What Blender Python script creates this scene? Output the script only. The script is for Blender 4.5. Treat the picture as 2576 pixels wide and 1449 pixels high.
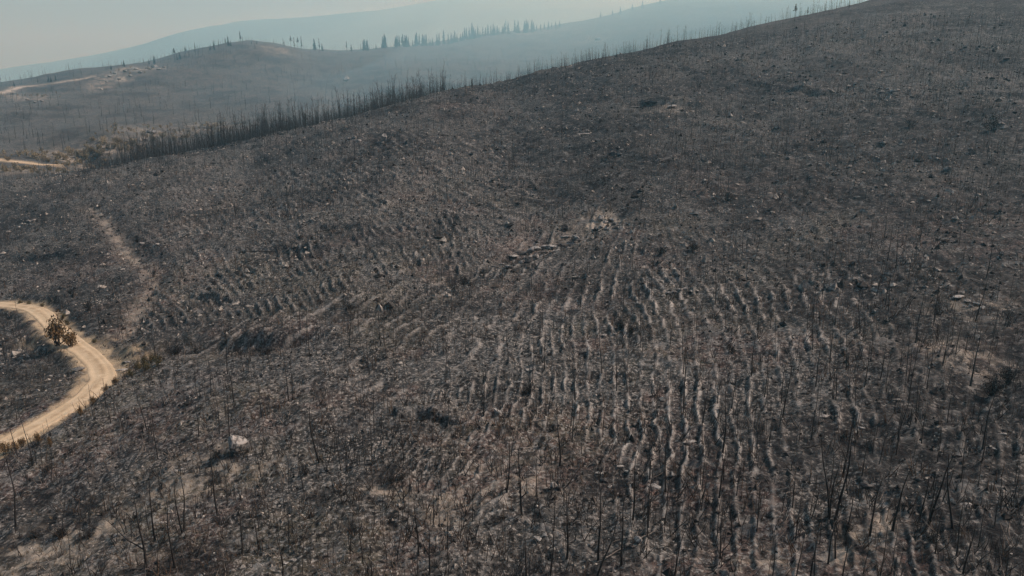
import bpy, math, random
import numpy as np
from math import radians as R

# ------------------------------------------------------------------ clear
for o in list(bpy.data.objects):
    bpy.data.objects.remove(o)
scene = bpy.context.scene
C = scene.collection
rng = np.random.default_rng(7)
random.seed(7)

# ------------------------------------------------------------------ camera
W, H, F = 2575.0, 1449.0, 1839.0          # the photograph's frame, focal length in its pixels
PITCH = R(15.0)
CAMZ = 60.0
cam_d = bpy.data.cameras.new('camera')
cam_d.sensor_width = 36.0
cam_d.lens = 36.0 * F / W
cam_d.clip_start = 0.5
cam_d.clip_end = 40000.0
cam = bpy.data.objects.new('camera', cam_d)
cam.location = (0, 0, CAMZ)
cam.rotation_euler = (R(90) - PITCH, 0, 0)
C.objects.link(cam)
scene.camera = cam

# ------------------------------------------------------------------ sky and sun
SUN_AZ, SUN_EL = R(76.0), R(42.0)         # azimuth clockwise from the view direction (+Y)
world = bpy.data.worlds.new('World')
scene.world = world
world.use_nodes = True
wn = world.node_tree
bg = wn.nodes['Background']
sky = wn.nodes.new('ShaderNodeTexSky')
sky.sky_type = 'NISHITA'
sky.sun_disc = False
sky.sun_elevation = SUN_EL
sky.sun_rotation = SUN_AZ
sky.altitude = 300
sky.air_density = 1.0
sky.dust_density = 6.0
sky.ozone_density = 1.0
hs = wn.nodes.new('ShaderNodeHueSaturation')
hs.inputs['Saturation'].default_value = 0.9
wn.links.new(sky.outputs[0], hs.inputs['Color'])
wn.links.new(hs.outputs[0], bg.inputs['Color'])
bg.inputs['Strength'].default_value = 0.10
sd = bpy.data.lights.new('sun', 'SUN')
sd.energy = 4.25
sd.angle = R(0.6)
sd.color = (1.0, 0.98, 0.94)
sun = bpy.data.objects.new('sun', sd)
sun.rotation_euler = (R(90) - SUN_EL, 0, -SUN_AZ + R(180))
C.objects.link(sun)

vs = scene.view_settings
vs.view_transform = 'Standard'
vs.look = 'None'
vs.exposure = 0.0
vs.gamma = 1.0
vs.use_curve_mapping = False
scene.cycles.max_bounces = 4
scene.cycles.diffuse_bounces = 2
scene.cycles.volume_bounces = 1
scene.cycles.use_denoising = True

# ------------------------------------------------------------------ helpers: numbers
def sstep(a, b, x):
    t = np.clip((x - a) / (b - a), 0, 1)
    return t * t * (3 - 2 * t)

def _hash(ix, iy, seed):
    h = (ix * 374761393 + iy * 668265263 + seed * 974711) & 0x7fffffff
    h = ((h ^ (h >> 13)) * 1274126177) & 0x7fffffff
    h = (h ^ (h >> 16)) & 0xffff
    return h / 65535.0

def vnoise(x, y, seed=0):
    x0 = np.floor(x); y0 = np.floor(y)
    fx = x - x0; fy = y - y0
    ix = x0.astype(np.int64); iy = y0.astype(np.int64)
    fx = fx * fx * (3 - 2 * fx); fy = fy * fy * (3 - 2 * fy)
    a = _hash(ix, iy, seed); b = _hash(ix + 1, iy, seed)
    c = _hash(ix, iy + 1, seed); d = _hash(ix + 1, iy + 1, seed)
    return (a + (b - a) * fx) * (1 - fy) + (c + (d - c) * fx) * fy - 0.5

def fbm(x, y, wl, octs, seed=0, rough=0.5):
    s = 0.0; a = 1.0
    for k in range(octs):
        s = s + a * vnoise(x / wl + 17.3 * k, y / wl - 9.1 * k, seed + k)
        wl *= 0.5; a *= rough
    return s

def fbm_where(mask, x, y, wl, octs, seed=0, rough=0.5):
    out = np.zeros_like(x)
    out[mask] = fbm(x[mask], y[mask], wl, octs, seed, rough)
    return out

def pix_ray(px, py):
    px = np.asarray(px, float); py = np.asarray(py, float)
    u = (px - W / 2) / F; v = (H / 2 - py) / F
    cp, sp = math.cos(PITCH), math.sin(PITCH)
    return u, cp + v * sp, -sp + v * cp

def project(x, y, z):
    cp, sp = math.cos(PITCH), math.sin(PITCH)
    zz = z - CAMZ
    d = y * cp - zz * sp
    up = y * sp + zz * cp
    return W / 2 + F * x / d, H / 2 - F * up / d, d

# ------------------------------------------------------------------ the lie of the land: control points (picture place, depth in metres)
RHO0 = 30.0
ctrl = []
def cp_add(px, py, d):
    x, y, z = pix_ray(px, py)
    x, y, z = x * d, y * d, z * d
    rho = math.hypot(x, y)
    ctrl.append((math.atan2(x, y), math.log(rho), z / (rho + RHO0)))
def cp_world(px, rho, z):
    x, y, _ = pix_ray(px, 400)
    ctrl.append((math.atan2(x, y), math.log(rho), z / (rho + RHO0)))

XS = [0, 640, 1287, 1900, 2575]
near = {1449: [56, 49, 46, 44, 41], 1200: [75, 63.5, 58, 54.5, 51], 1000: [97, 80, 74, 69, 63],
        850: [122, 101, 93, 86, 77], 700: [158, 130, 119, 108, 95], 550: [205, 172, 152, 136, 118],
        400: [None, 245, 198, 172, 148], 250: [None, None, 268, 220, 187], 100: [None, None, None, 298, 238], 0: [None, None, None, None, 286]}
for py, ds in near.items():
    for x, d in zip(XS, ds):
        if d: cp_add(x, py, d)
    if py > 500:                                            # beyond the frame on both sides
        i0, i1, i3, i4 = 1 / ds[0], 1 / ds[1], 1 / ds[3], 1 / ds[4]
        cp_add(-500, py, 1 / (i0 + (i0 - i1) * 0.55)); cp_add(3100, py, 1 / (i4 + (i4 - i3) * 0.6))
for px, zz in ((-600, -33), (0, -31), (1287, -28), (2575, -25.5), (3200, -24)):
    for rho in (12, 20, 28):
        cp_world(px, rho, zz)
crest = [(-500, 505, 235), (0, 455, 245), (245, 425, 255), (430, 392, 262), (640, 352, 268), (800, 315, 275), (1000, 262, 285), (1150, 225, 295),
         (1350, 183, 308), (1500, 150, 315), (1700, 108, 328), (1900, 65, 338), (2050, 33, 345), (2180, 3, 350), (2350, -40, 356), (2575, -90, 362), (3200, -190, 380)]
for px, py, d in crest:
    cp_add(px, py, d)
    if px < 200: cp_add(px, py + 6, d * 1.12)
    elif px < 1000: cp_add(px, py + 5, d * 1.2); cp_add(px, py + 6, d * 1.42)
    else: cp_add(px, py + 18, d * 1.22); cp_add(px, py + 34, d * 1.6); cp_add(px, py + 40, d * 2.1)
ridge = [(-500, 262, 640), (0, 217, 700), (100, 201, 740), (235, 178, 790), (320, 163, 830), (420, 149, 880), (500, 127, 930), (560, 112, 970), (620, 104, 1000), (690, 107, 1030),
         (740, 118, 1060), (800, 125, 1090), (870, 127, 1130), (960, 118, 1200), (1080, 108, 1300), (1180, 92, 1400), (1260, 82, 1490), (1340, 76, 1580), (1450, 56, 1700),
         (1530, 37, 1800), (1620, 13, 1920), (1740, -10, 2000), (1900, -24, 2050), (2150, -25, 2100), (2575, -10, 2100), (3000, 0, 2100)]
for k, (px, py, d) in enumerate(ridge):
    cp_add(px, py, d)
    if k % 2 == 0:
        cp_add(px, py + 16, d * 1.3); cp_add(px, py + 26, d * 1.75)
for px, py, d in ((-500, 430, 310), (-500, 345, 440), (0, 405, 335), (140, 419, 338), (0, 315, 480), (250, 385, 370), (250, 290, 540), (500, 328, 455), (500, 230, 680),
                  (800, 268, 570), (800, 195, 800), (1000, 212, 690), (1000, 160, 920), (1200, 170, 850), (1200, 130, 1100), (1400, 120, 1150), (1620, 62, 1350),
                  (1900, 12, 1500), (2300, 10, 1500)):
    cp_add(px, py, d)
distant = [(-500, 222, 9300), (0, 170, 9400), (133, 148, 9400), (335, 113, 9450), (450, 87, 9500), (600, 65, 9500), (845, 47, 9600), (1004, 30, 9650), (1142, 7, 9700),
           (1300, -8, 9800), (1500, -12, 9900), (1900, 0, 10000), (2575, 20, 10000), (3000, 40, 10000)]
for px, py, d in distant:
    cp_add(px, py, d); cp_add(px, py + 70, d * 1.35); cp_add(px, py + 120, d * 1.8); cp_add(px, py + 34, d * 0.78)

ctrl = np.array(ctrl)
KA = 3.0
P = np.column_stack([ctrl[:, 0] * KA, ctrl[:, 1]])
def _tps(r2):
    return 0.5 * r2 * np.log(r2 + 1e-12)
n = len(P)
A = np.zeros((n + 3, n + 3))
A[:n, :n] = _tps(((P[:, None] - P[None]) ** 2).sum(-1)) + np.eye(n) * 2e-4
A[:n, n] = A[n, :n] = 1
A[:n, n + 1:] = P; A[n + 1:, :n] = P.T
sol = np.linalg.solve(A, np.concatenate([ctrl[:, 2], np.zeros(3)]))

# the sheet: rings round the place below the camera, finer where it is near
az = np.concatenate([np.radians(np.linspace(-60, -42, 36, endpoint=False)), np.radians(np.linspace(-42, 42, 780)), np.radians(np.linspace(42, 60, 37)[1:])])
L_near = np.linspace(math.log(12), math.log(430), 760)
L_far = np.linspace(math.log(430), math.log(19000), 330)[1:]
LL = np.concatenate([L_near, L_far])
NA, NL = len(az), len(LL)
AZ, LG = np.meshgrid(az, LL)                               # rows = L
ca = np.linspace(az[0], az[-1], 260); cl = np.concatenate([L_near[::5][:-1], L_near[-1:], L_far[2::4]]); cl[-1] = LL[-1]
CA, CL = np.meshgrid(ca, cl)
t_c = sol[n] + sol[n + 1] * CA * KA + sol[n + 2] * CL
for i in range(n):
    t_c += sol[i] * _tps((CA * KA - P[i, 0]) ** 2 + (CL - P[i, 1]) ** 2)
fa_ = np.interp(az, ca, np.arange(len(ca))); fl_ = np.interp(LL, cl, np.arange(len(cl)))
def _spread(G, f, axis):
    """Catmull-Rom along one axis"""
    m_ = G.shape[axis]; i_ = np.clip(f.astype(int), 0, m_ - 2); t_ = f - i_
    g = [np.take(G, np.clip(i_ + k, 0, m_ - 1), axis=axis) for k in (-1, 0, 1, 2)]
    t_ = t_.reshape((-1, 1) if axis == 0 else (1, -1))
    return 0.5 * (2 * g[1] + (g[2] - g[0]) * t_ + (2 * g[0] - 5 * g[1] + 4 * g[2] - g[3]) * t_ ** 2 + (-g[0] + 3 * g[1] - 3 * g[2] + g[3]) * t_ ** 3)
t_acc = _spread(_spread(t_c, fl_, 0), fa_, 1)
RHO = np.exp(LG)
GX, GY = RHO * np.sin(AZ), RHO * np.cos(AZ)
ZB = t_acc * (RHO + RHO0)                                  # relative to the camera
TB = ZB / RHO

def grid_pos(x, y):
    a = np.arctan2(x, y); l = np.log(np.maximum(np.hypot(x, y), 12.01))
    fa = np.interp(a, az, np.arange(NA)); fl = np.interp(l, LL, np.arange(NL))
    ia = np.clip(fa.astype(int), 0, NA - 2); il = np.clip(fl.astype(int), 0, NL - 2)
    return ia, il, fa - ia, fl - il
def sample(G, x, y):
    x = np.asarray(x, float); y = np.asarray(y, float)
    ia, il, u, v = grid_pos(x, y)
    return (G[il, ia] * (1 - u) + G[il, ia + 1] * u) * (1 - v) + (G[il + 1, ia] * (1 - u) + G[il + 1, ia + 1] * u) * v
TMAX = np.maximum.accumulate(TB, axis=0)
def ground_at(px, py, lmin=0):
    """where the line of sight through a place of the photograph meets the land"""
    x, y, z = pix_ray(px, py)
    rho = math.hypot(x, y); a = math.atan2(x, y); t = z / rho
    fa = np.interp(a, az, np.arange(NA)); ia = min(int(fa), NA - 2); u = fa - ia
    i0 = int(np.searchsorted(LL, math.log(lmin))) if lmin else 0
    col = np.maximum.accumulate((TB[:, ia] * (1 - u) + TB[:, ia + 1] * u)[i0:])
    k = int(np.searchsorted(col, t))
    if k >= len(col): k = int(np.argmax(col))
    if k == 0: l = LL[i0]
    else:
        f = (t - col[k - 1]) / max(col[k] - col[k - 1], 1e-9)
        l = LL[i0 + k - 1] + (LL[i0 + k] - LL[i0 + k - 1]) * min(max(f, 0), 1)
    r = math.exp(l)
    return r * math.sin(a), r * math.cos(a)

def world_path(pts, step=0.8, lmin=0):
    w = np.array([ground_at(px, py, lmin) for px, py in pts])
    out = []
    for i in range(len(w) - 1):
        p0, p1, p2, p3 = w[max(i - 1, 0)], w[i], w[i + 1], w[min(i + 2, len(w) - 1)]
        m = max(2, int(np.hypot(*(p2 - p1)) / step))
        for k in range(m):
            t = k / m
            out.append(0.5 * ((2 * p1) + (-p0 + p2) * t + (2 * p0 - 5 * p1 + 4 * p2 - p3) * t * t + (-p0 + 3 * p1 - 3 * p2 + p3) * t ** 3))
    out.append(w[-1])
    return np.array(out)
def path_dist(path, x, y, reach):
    """distance of every ground point to a path (np.inf beyond reach), and the nearest index"""
    d = np.full(x.shape, np.inf); idx = np.zeros(x.shape, int)
    m = (x > path[:, 0].min() - reach) & (x < path[:, 0].max() + reach) & (y > path[:, 1].min() - reach) & (y < path[:, 1].max() + reach)
    xs, ys = x[m], y[m]
    best = np.full(xs.shape, np.inf); bi = np.zeros(xs.shape, int)
    for i, (qx, qy) in enumerate(path):
        q = (xs - qx) ** 2 + (ys - qy) ** 2
        b = q < best
        best[b] = q[b]; bi[b] = i
    d[m] = np.sqrt(best); idx[m] = bi
    d[d > reach] = np.inf
    return d, idx
def smooth1(a, k):
    b = np.pad(a, k, mode='edge')
    return np.convolve(b, np.ones(2 * k + 1) / (2 * k + 1), 'valid')

# ------------------------------------------------------------------ planting furrows: a phase whose whole numbers are the furrow lines
strokes = [((2080, 657), (2134, 730)), ((2173, 616), (2250, 700)), ((2250, 700), (2317, 735)), ((2010, 697), (2033, 727)), ((1930, 747), (1970, 793)), ((1970, 793), (2007, 867)),
           ((1850, 730), (1876, 803)), ((1876, 803), (1886, 860)), ((1807, 784), (1830, 897)), ((2056, 777), (2090, 846)), ((2150, 777), (2177, 812)),
           ((1742, 1190), (1736, 1300)), ((1790, 1190), (1780, 1300)), ((1900, 1130), (1880, 1280)), ((2050, 1180), (2050, 1260)), ((2180, 1270), (2200, 1390)), ((2370, 1180), (2390, 1280)),
           ((1600, 960), (1596, 1080)), ((1640, 950), (1640, 1060)), ((1400, 950), (1390, 1040)), ((2170, 960), (2180, 1090)), ((2300, 900), (2330, 1000)), ((2450, 1250), (2490, 1400)),
           ((1152, 1179), (1225, 1063)), ((1211, 1257), (1301, 1163)), ((1105, 1386), (1191, 1330)), ((1290, 1240), (1380, 1150)),
           ((1365, 663), (1352, 717)), ((1300, 690), (1290, 750)), ((1230, 800), (1200, 860)), ((1058, 766), (1191, 733)), ((900, 860), (1000, 800)), ((760, 960), (860, 880)),
           ((680, 696), (693, 750)), ((713, 693), (734, 730)), ((640, 900), (720, 860)), ((560, 1000), (650, 950)),
           ((991, 543), (1045, 563)), ((667, 417), (750, 480)), ((850, 470), (920, 510)), ((1180, 480), (1260, 520)), ((700, 560), (740, 610)), ((900, 620), (930, 660)), ((1100, 600), (1150, 640))]
spac = [((1950, 780), (38, -8)), ((1900, 1390), (46, 0)), ((1620, 1020), (36, 0)), ((1180, 1120), (26, 15)), ((1360, 690), (26, 0)), ((700, 720), (22, -4)), ((1020, 553), (10, -14)),
        ((710, 450), (10, -9)), ((2380, 1250), (48, 0)), ((2240, 660), (30, -22)), ((1150, 1360), (24, 30)), ((950, 830), (16, 20)), ((600, 970), (18, 18)), ((1220, 500), (12, -16)), ((1760, 1250), (46, 0))]
parcels = [(list(range(0, 23)), [0, 1, 2, 8, 9, 14], 3), (list(range(23, 27)), [3, 10], 2), ([27, 28, 29, 30, 31, 32, 35, 36], [4, 11, 12], 2), ([33, 34, 41, 42, 43], [5], 1), ([37, 38, 39, 40], [6, 7, 13], 2)]
def polar(p):
    x, y = ground_at(*p)
    return math.atan2(x, y), math.log(math.hypot(x, y))
nearm = LG < math.log(330)
PH = np.zeros_like(LG); bestw = np.full(nearm.sum(), -1.0); phn = np.zeros(nearm.sum())
an_, ln_ = AZ[nearm], LG[nearm]
wn_ = 0.25 * fbm(GX[nearm], GY[nearm], 14, 3, 3)
for pi_, (st_, sp_, deg) in enumerate(parcels):
    c0 = np.mean([polar(strokes[k][0]) for k in st_], axis=0)
    def pbasis(a, l):
        a = (np.asarray(a) - c0[0]) / 0.3; l = (np.asarray(l) - c0[1]) / 0.5
        return np.stack([a ** i * l ** j for i in range(deg + 1) for j in range(deg + 1 - i)], -1)
    rows, rhs = [], []
    for k in st_:
        a_, b_ = strokes[k]
        rows.append((pbasis(*polar(b_)) - pbasis(*polar(a_))) * 1.2); rhs.append(0)
    for k in sp_:
        p_, v_ = spac[k]
        q_ = (p_[0] + v_[0], p_[1] + v_[1])
        rows.append((pbasis(*polar(q_)) - pbasis(*polar(p_))) * 6.0); rhs.append(6.0)
    rows = np.array(rows); rhs = np.array(rhs)
    coef = np.linalg.solve(rows.T @ rows + 1e-5 * np.eye(rows.shape[1]), rows.T @ rhs)
    w_ = np.zeros_like(an_)
    for k in st_:
        ca_, cl_ = polar(strokes[k][0])
        w_ = np.maximum(w_, np.exp(-((an_ - ca_) / 0.10) ** 2 - ((ln_ - cl_) / 0.22) ** 2))
    w_ += wn_ * (w_ > 0.02)
    ph_ = pbasis(an_, ln_) @ coef + 13.7 * pi_
    m_ = w_ > bestw
    phn[m_] = ph_[m_]; bestw[m_] = w_[m_]
PH[nearm] = phn
FW = np.zeros_like(LG); FW[nearm] = sstep(0.02, 0.25, bestw)
PH += 0.6 * fbm_where(nearm, GX, GY, 9.0, 2, 5) + 0.34 * fbm_where(nearm, GX, GY, 2.2, 2, 9)
SPX, SPY = project(GX, GY, ZB + CAMZ)[:2]
gpx = np.gradient(PH, axis=1) / np.maximum(np.gradient(GX, axis=1) ** 2 + np.gradient(GY, axis=1) ** 2, 1e-9) ** 0.5
gpl = np.gradient(PH, axis=0) / np.maximum(np.gradient(RHO, axis=0), 1e-9)
freq = np.hypot(gpx, gpl)                                   # furrows per metre
fur_w = FW * sstep(1.9, 1.2, freq) * sstep(0.10, 0.2, freq)
def blob(px, py, rx, ry, rot=0.0):
    """soft round patch on the land about a place of the photograph: rx across, ry away from the camera, in metres"""
    out = np.zeros_like(GX)
    w, b = blob_w(px, py, rx, ry, rot)
    out[w] = b
    return out
def blob_w(px, py, rx, ry, rot=0.0):
    cx, cy = ground_at(px, py)
    a = math.atan2(cx, cy) + rot
    r_ = math.hypot(cx, cy); rm = 2.6 * max(rx, ry)
    da = math.asin(min(rm / r_, 0.99)); a0 = math.atan2(cx, cy)
    w = (slice(max(0, int(np.searchsorted(LL, math.log(max(r_ - rm, 12)))) - 1), int(np.searchsorted(LL, math.log(r_ + rm))) + 1),
         slice(max(0, int(np.searchsorted(az, a0 - da)) - 1), int(np.searchsorted(az, a0 + da)) + 1))
    dx, dy = GX[w] - cx, GY[w] - cy
    e = ((dx * math.cos(a) - dy * math.sin(a)) / rx) ** 2 + ((dx * math.sin(a) + dy * math.cos(a)) / ry) ** 2
    return w, np.exp(-np.minimum(e, 40))
fzone = 0.45 + 0.9 * blob(1900, 850, 26, 30) + 1.0 * blob(1800, 1200, 26, 16) + 0.8 * blob(2250, 1300, 16, 14) + 0.7 * blob(1250, 1120, 13, 13) + 0.6 * blob(1330, 700, 16, 20) + 0.6 * blob(720, 720, 22, 25) + 0.7 * blob(1000, 520, 50, 40) + 0.5 * blob(700, 450, 40, 40)
fzone = np.clip(fzone * (0.75 + 0.25 * sstep(50, 75, RHO)), 0, 1.1) * (1 - 0.8 * blob(300, 1320, 18, 14)) * (1 - 0.7 * blob(2500, 850, 14, 25))
fpatch = sstep(-0.25, 0.35, fbm_where(nearm, GX, GY, 6.0, 4, 21, 0.6))
fur_w = fur_w * fzone * (0.28 + 0.72 * fpatch) * (1 - 0.35 * sstep(62, 48, RHO)) * (1 + 0.45 * sstep(85, 120, RHO))
fr = PH - np.floor(PH)
fprof = np.exp(-((fr - 0.42) / 0.13) ** 2) - 0.6 * np.exp(-((fr - 0.16) / 0.13) ** 2)
fbroken = 0.35 + 1.0 * sstep(-0.3, 0.35, fbm_where(nearm, GX, GY, 1.6, 2, 31))

# ------------------------------------------------------------------ relief
near_w = sstep(900, 150, RHO)
DZ = 0.9 * fbm(GX, GY, 26, 3, 41) * near_w + 0.55 * fbm(GX, GY, 4.2, 4, 43, 0.55) * near_w + 0.34 * fbm_where(nearm, GX, GY, 1.1, 3, 47, 0.7) * sstep(260, 60, RHO)
DZ += sstep(95, 170, RHO) * sstep(420, 330, RHO) * (1.0 * fbm_where(nearm, GX, GY, 10, 3, 61, 0.6) + 0.5 * fbm_where(nearm, GX, GY, 2.6, 2, 63, 0.6))
far_w = sstep(380, 900, RHO)
DZ += far_w * (5.0 * fbm_where(far_w > 0, GX, GY, 120, 4, 51, 0.55) + 1.6 * fbm_where(far_w > 0, GX, GY, 22, 2, 53)) + sstep(3500, 8000, RHO) * 130 * fbm_where(RHO > 3500, GX, GY, 2800, 4, 57)
DZ += 0.25 * fur_w * fprof * fbroken

# gullies, benches and the worn firebreak
gul_w = np.zeros_like(LG)
def gully(pts, width, depth, step=2.0):
    global DZ, gul_w
    p = world_path(pts, step)
    d, _ = path_dist(p, GX, GY, width * 4)
    g = np.where(np.isfinite(d), np.exp(-(np.minimum(d, 1e3) / width) ** 2), 0)
    DZ = DZ - depth * g
    gul_w = np.maximum(gul_w, g)
    return p
gully_path = gully([(300, 930), (430, 872), (560, 866), (700, 868), (830, 800), (960, 775), (1080, 725), (1200, 680), (1300, 640), (1420, 600), (1540, 548)], 3.0, 1.4)
gully([(1550, 380), (1450, 430), (1340, 480)], 4.0, 1.2)
gully([(2575, 900), (2480, 960), (2440, 1020)], 3.0, 1.3)
def bench(pts, side_h, width, step=2.0):
    """a cut running along the slope: the uphill side stands higher"""
    global DZ
    p = world_path(pts, step)
    t = np.gradient(p, axis=0); t /= np.hypot(t[:, 0], t[:, 1])[:, None] + 1e-9
    d, i = path_dist(p, GX, GY, width * 5)
    ok = np.isfinite(d)
    s = np.zeros_like(GX)
    s[ok] = (GX[ok] - p[i[ok], 0]) * -t[i[ok], 1] + (GY[ok] - p[i[ok], 1]) * t[i[ok], 0]
    fall = np.where(ok, np.exp(-(np.minimum(d, 1e3) / (width * 2.2)) ** 2), 0)
    end = np.ones_like(GX); end[ok] = np.sin(np.pi * np.clip(i[ok] / len(p), 0.0, 1)) ** 0.5
    DZ = DZ + side_h * np.tanh(s / (width * 0.35)) * fall * end
bench([(1720, 195), (1850, 207), (1980, 224), (2080, 232), (2150, 243), (2230, 240)], 0.6, 1.3)
bench([(2230, 246), (2300, 243), (2360, 240)], 0.35, 1.2)
bench([(2400, 240), (2460, 232), (2560, 236), (2640, 236)], 0.6, 1.5)
bench([(2060, 275), (2180, 262), (2300, 255)], 0.35, 1.3)
bench([(0, 655), (70, 652), (130, 650), (200, 640)], 0.7, 1.5)
bench([(590, 640), (700, 628), (830, 632)], 0.5, 1.3)
bench([(760, 585), (850, 568), (900, 575)], 0.5, 1.3)
bench([(530, 855), (620, 848), (700, 850), (790, 835)], 0.8, 1.6)
bench([(1560, 265), (1640, 255), (1740, 265)], 0.9, 2.4)
bench([(430, 742), (490, 738), (560, 752)], 0.6, 1.3)
bench([(980, 1050), (1060, 1035), (1110, 1045)], 0.75, 0.9)

track_path = world_path([(225, 512), (262, 552), (300, 598), (335, 640), (372, 668), (388, 700), (372, 740), (345, 785), (322, 830)], 1.0)
dtr, itr = path_dist(track_path, GX, GY, 14)
trk = np.where(np.isfinite(dtr), np.exp(-(np.minimum(dtr, 99) / 2.6) ** 2), 0)
DZ -= 0.9 * trk

# the roads: the land is levelled under them
def road_bed(pts, hw, lmin=0, step=0.8, sm=14):
    global DZ
    p = world_path(pts, step, lmin)
    z = smooth1(smooth1(sample(ZB + DZ, p[:, 0], p[:, 1]), sm), sm)
    d, i = path_dist(p, GX, GY, hw + 6)
    ok = np.isfinite(d)
    w = np.zeros_like(GX); w[ok] = sstep(hw + 2.6, hw + 0.4, d[ok])
    tgt = np.zeros_like(GX); tgt[ok] = z[i[ok]] - 0.09 * sstep(hw + 0.5, hw - 0.3, d[ok])
    DZ = np.where(ok, DZ * (1 - w) + (tgt - ZB) * w, DZ)
    return p, z, d
ROAD = [(-330, 764), (-160, 766), (-60, 768), (0, 769), (50, 772), (93, 783), (120, 808), (149, 838), (186, 864), (222, 886), (250, 912), (256, 940), (232, 974), (186, 1014), (133, 1051), (76, 1088), (20, 1122), (-60, 1170), (-180, 1235), (-300, 1290)]
road_p, road_z, d_road = road_bed(ROAD, 1.75)
froad_p, froad_z, d_froad = road_bed([(-120, 392), (-40, 399), (0, 403), (60, 409), (100, 414), (142, 420)], 2.0, 290, 2.0, 6)
rroad_p, rroad_z, d_rroad = road_bed([(-160, 262), (-60, 247), (0, 233), (60, 215), (150, 204), (232, 191)], 4.0, 480, 3.0, 5)

ZF = ZB + DZ + CAMZ                                        # the finished land, world height
def hz(x, y):
    return sample(ZF, x, y)

# ------------------------------------------------------------------ what the ground is made of, place by place
nb = fbm(GX, GY, 30, 4, 71, 0.6); nc = fbm(GX, GY, 12, 4, 75, 0.6)
dr = np.minimum(np.where(np.isfinite(d_road), d_road, 99), 99)
sand = sstep(3.2, 1.6, dr + 1.6 * fbm_where(dr < 6, GX, GY, 2.0, 3, 81)) * 0.95
sand = np.maximum(sand, sstep(5.5, 2.0, np.where(np.isfinite(d_froad), d_froad, 99) + 3 * fbm_where(np.isfinite(d_froad), GX, GY, 5, 2, 83)) * 0.8)

def add(m, px, py, rx, ry, a, seed, wl, rot=0.0, lo=-0.2, hi=0.15):
    w, b = blob_w(px, py, rx, ry, rot)
    m[w] = np.maximum(m[w], a * np.clip(b * 1.6, 0, 1) * sstep(lo, hi, fbm(GX[w], GY[w], wl, 3, seed)))
    return m
sand = add(sand, 290, 905, 2.4, 4.5, 0.9, 91, 1.2); sand = add(sand, 320, 893, 2.5, 3.0, 0.8, 92, 1.2); sand = add(sand, 255, 862, 3.5, 3, 0.5, 93, 1.2)
sand = add(sand, 100, 845, 2.5, 5, 0.55, 95, 1.0)
pale = sstep(11, 4.0, np.where(np.isfinite(d_rroad), d_rroad, 99) + 7 * fbm_where(np.isfinite(d_rroad), GX, GY, 9, 2, 85)) * 0.9
for px, py, rx, ry, a in ((200, 392, 14, 16, .9), (240, 388, 12, 10, .9), (290, 360, 14, 18, .55), (390, 330, 22, 25, .5), (520, 318, 18, 22, .55), (330, 175, 16, 22, 1), (280, 195, 16, 26, .9), (390, 170, 12, 14, 1), (250, 215, 10, 22, .7),
                          (75, 245, 14, 24, .6), (30, 245, 12, 20, .6), (100, 430, 14, 8, .5), (30, 430, 10, 8, .6), (690, 125, 20, 28, .5), (1480, 100, 24, 40, .4), (1400, 75, 40, 40, .35), (1330, 85, 30, 30, .4)):
    pale = add(pale, px, py, rx, ry, a, int(px), 7.0)
for px, py, rx, ry, a in ((1505, 555, 3.6, 4.5, 1.0), (1530, 548, 3, 3, 1.0), (1470, 590, 4, 4, .5), (1400, 600, 5, 4, .35), (2440, 900, 3.0, 4.0, .5), (2370, 880, 2.5, 3, .5), (1140, 1260, 2.0, 2.5, .55), (1290, 1200, 3.0, 3.0, .5), (940, 1250, 2.4, 2.0, .6),
                          (100, 1390, 6, 4, .65), (250, 1390, 5, 4, .5), (500, 1215, 5, 3, .55), (640, 1200, 4, 2, .5), (470, 1150, 4, 3, .4), (1900, 1430, 2, 2, .6), (1688, 268, 4, 6, .5), (2440, 780, 4, 5, .35), (2150, 1380, 1.2, 2.2, .7), (2190, 1330, 1.0, 3.0, .6)):
    pale = add(pale, px, py, rx, ry, a, int(px), 1.4)
red = sstep(0.05, 0.4, nc) * 0.55
for px, py, rx, ry, a in ((1160, 270, 12, 20, .9), (1180, 1160, 5, 6, .7), (1380, 1140, 6, 6, .6), (1720, 1190, 5, 4, .8), (1800, 1210, 4, 4, .8), (1650, 1010, 3, 3, .8), (1880, 1270, 4, 4, .6), (2380, 900, 4, 5, .6), (2200, 1400, 3, 4, .7), (960, 1390, 5, 4, .5), (300, 640, 4, 8, 1), (335, 640, 4, 8, 1),
                          (350, 780, 4, 6, 1), (320, 820, 4, 5, .9), (410, 770, 4, 5, .8), (2000, 470, 12, 14, .4), (2480, 560, 14, 18, .7), (1320, 720, 8, 8, .5), (400, 1020, 6, 6, .5), (700, 1050, 7, 6, .5), (120, 1210, 6, 4, .6), (190, 985, 2.2, 5, 1), (140, 1020, 2.2, 5, 1), (90, 1058, 2.2, 5, 1), (45, 1090, 2.2, 5, 1), (85, 830, 3, 6, .8), (100, 860, 3, 5, .6)):
    red = add(red, px, py, rx, ry, a, int(py), 2.5)
red = np.maximum(red, 1.0 * trk)
pale = np.maximum(pale, 0.55 * np.where(np.isfinite(dtr), np.exp(-(np.minimum(dtr, 99) / 1.5) ** 2), 0))
soot = sstep(0.0, 0.5, fbm(GX, GY, 18, 4, 101, 0.6) + 0.1) * 0.7
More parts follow.
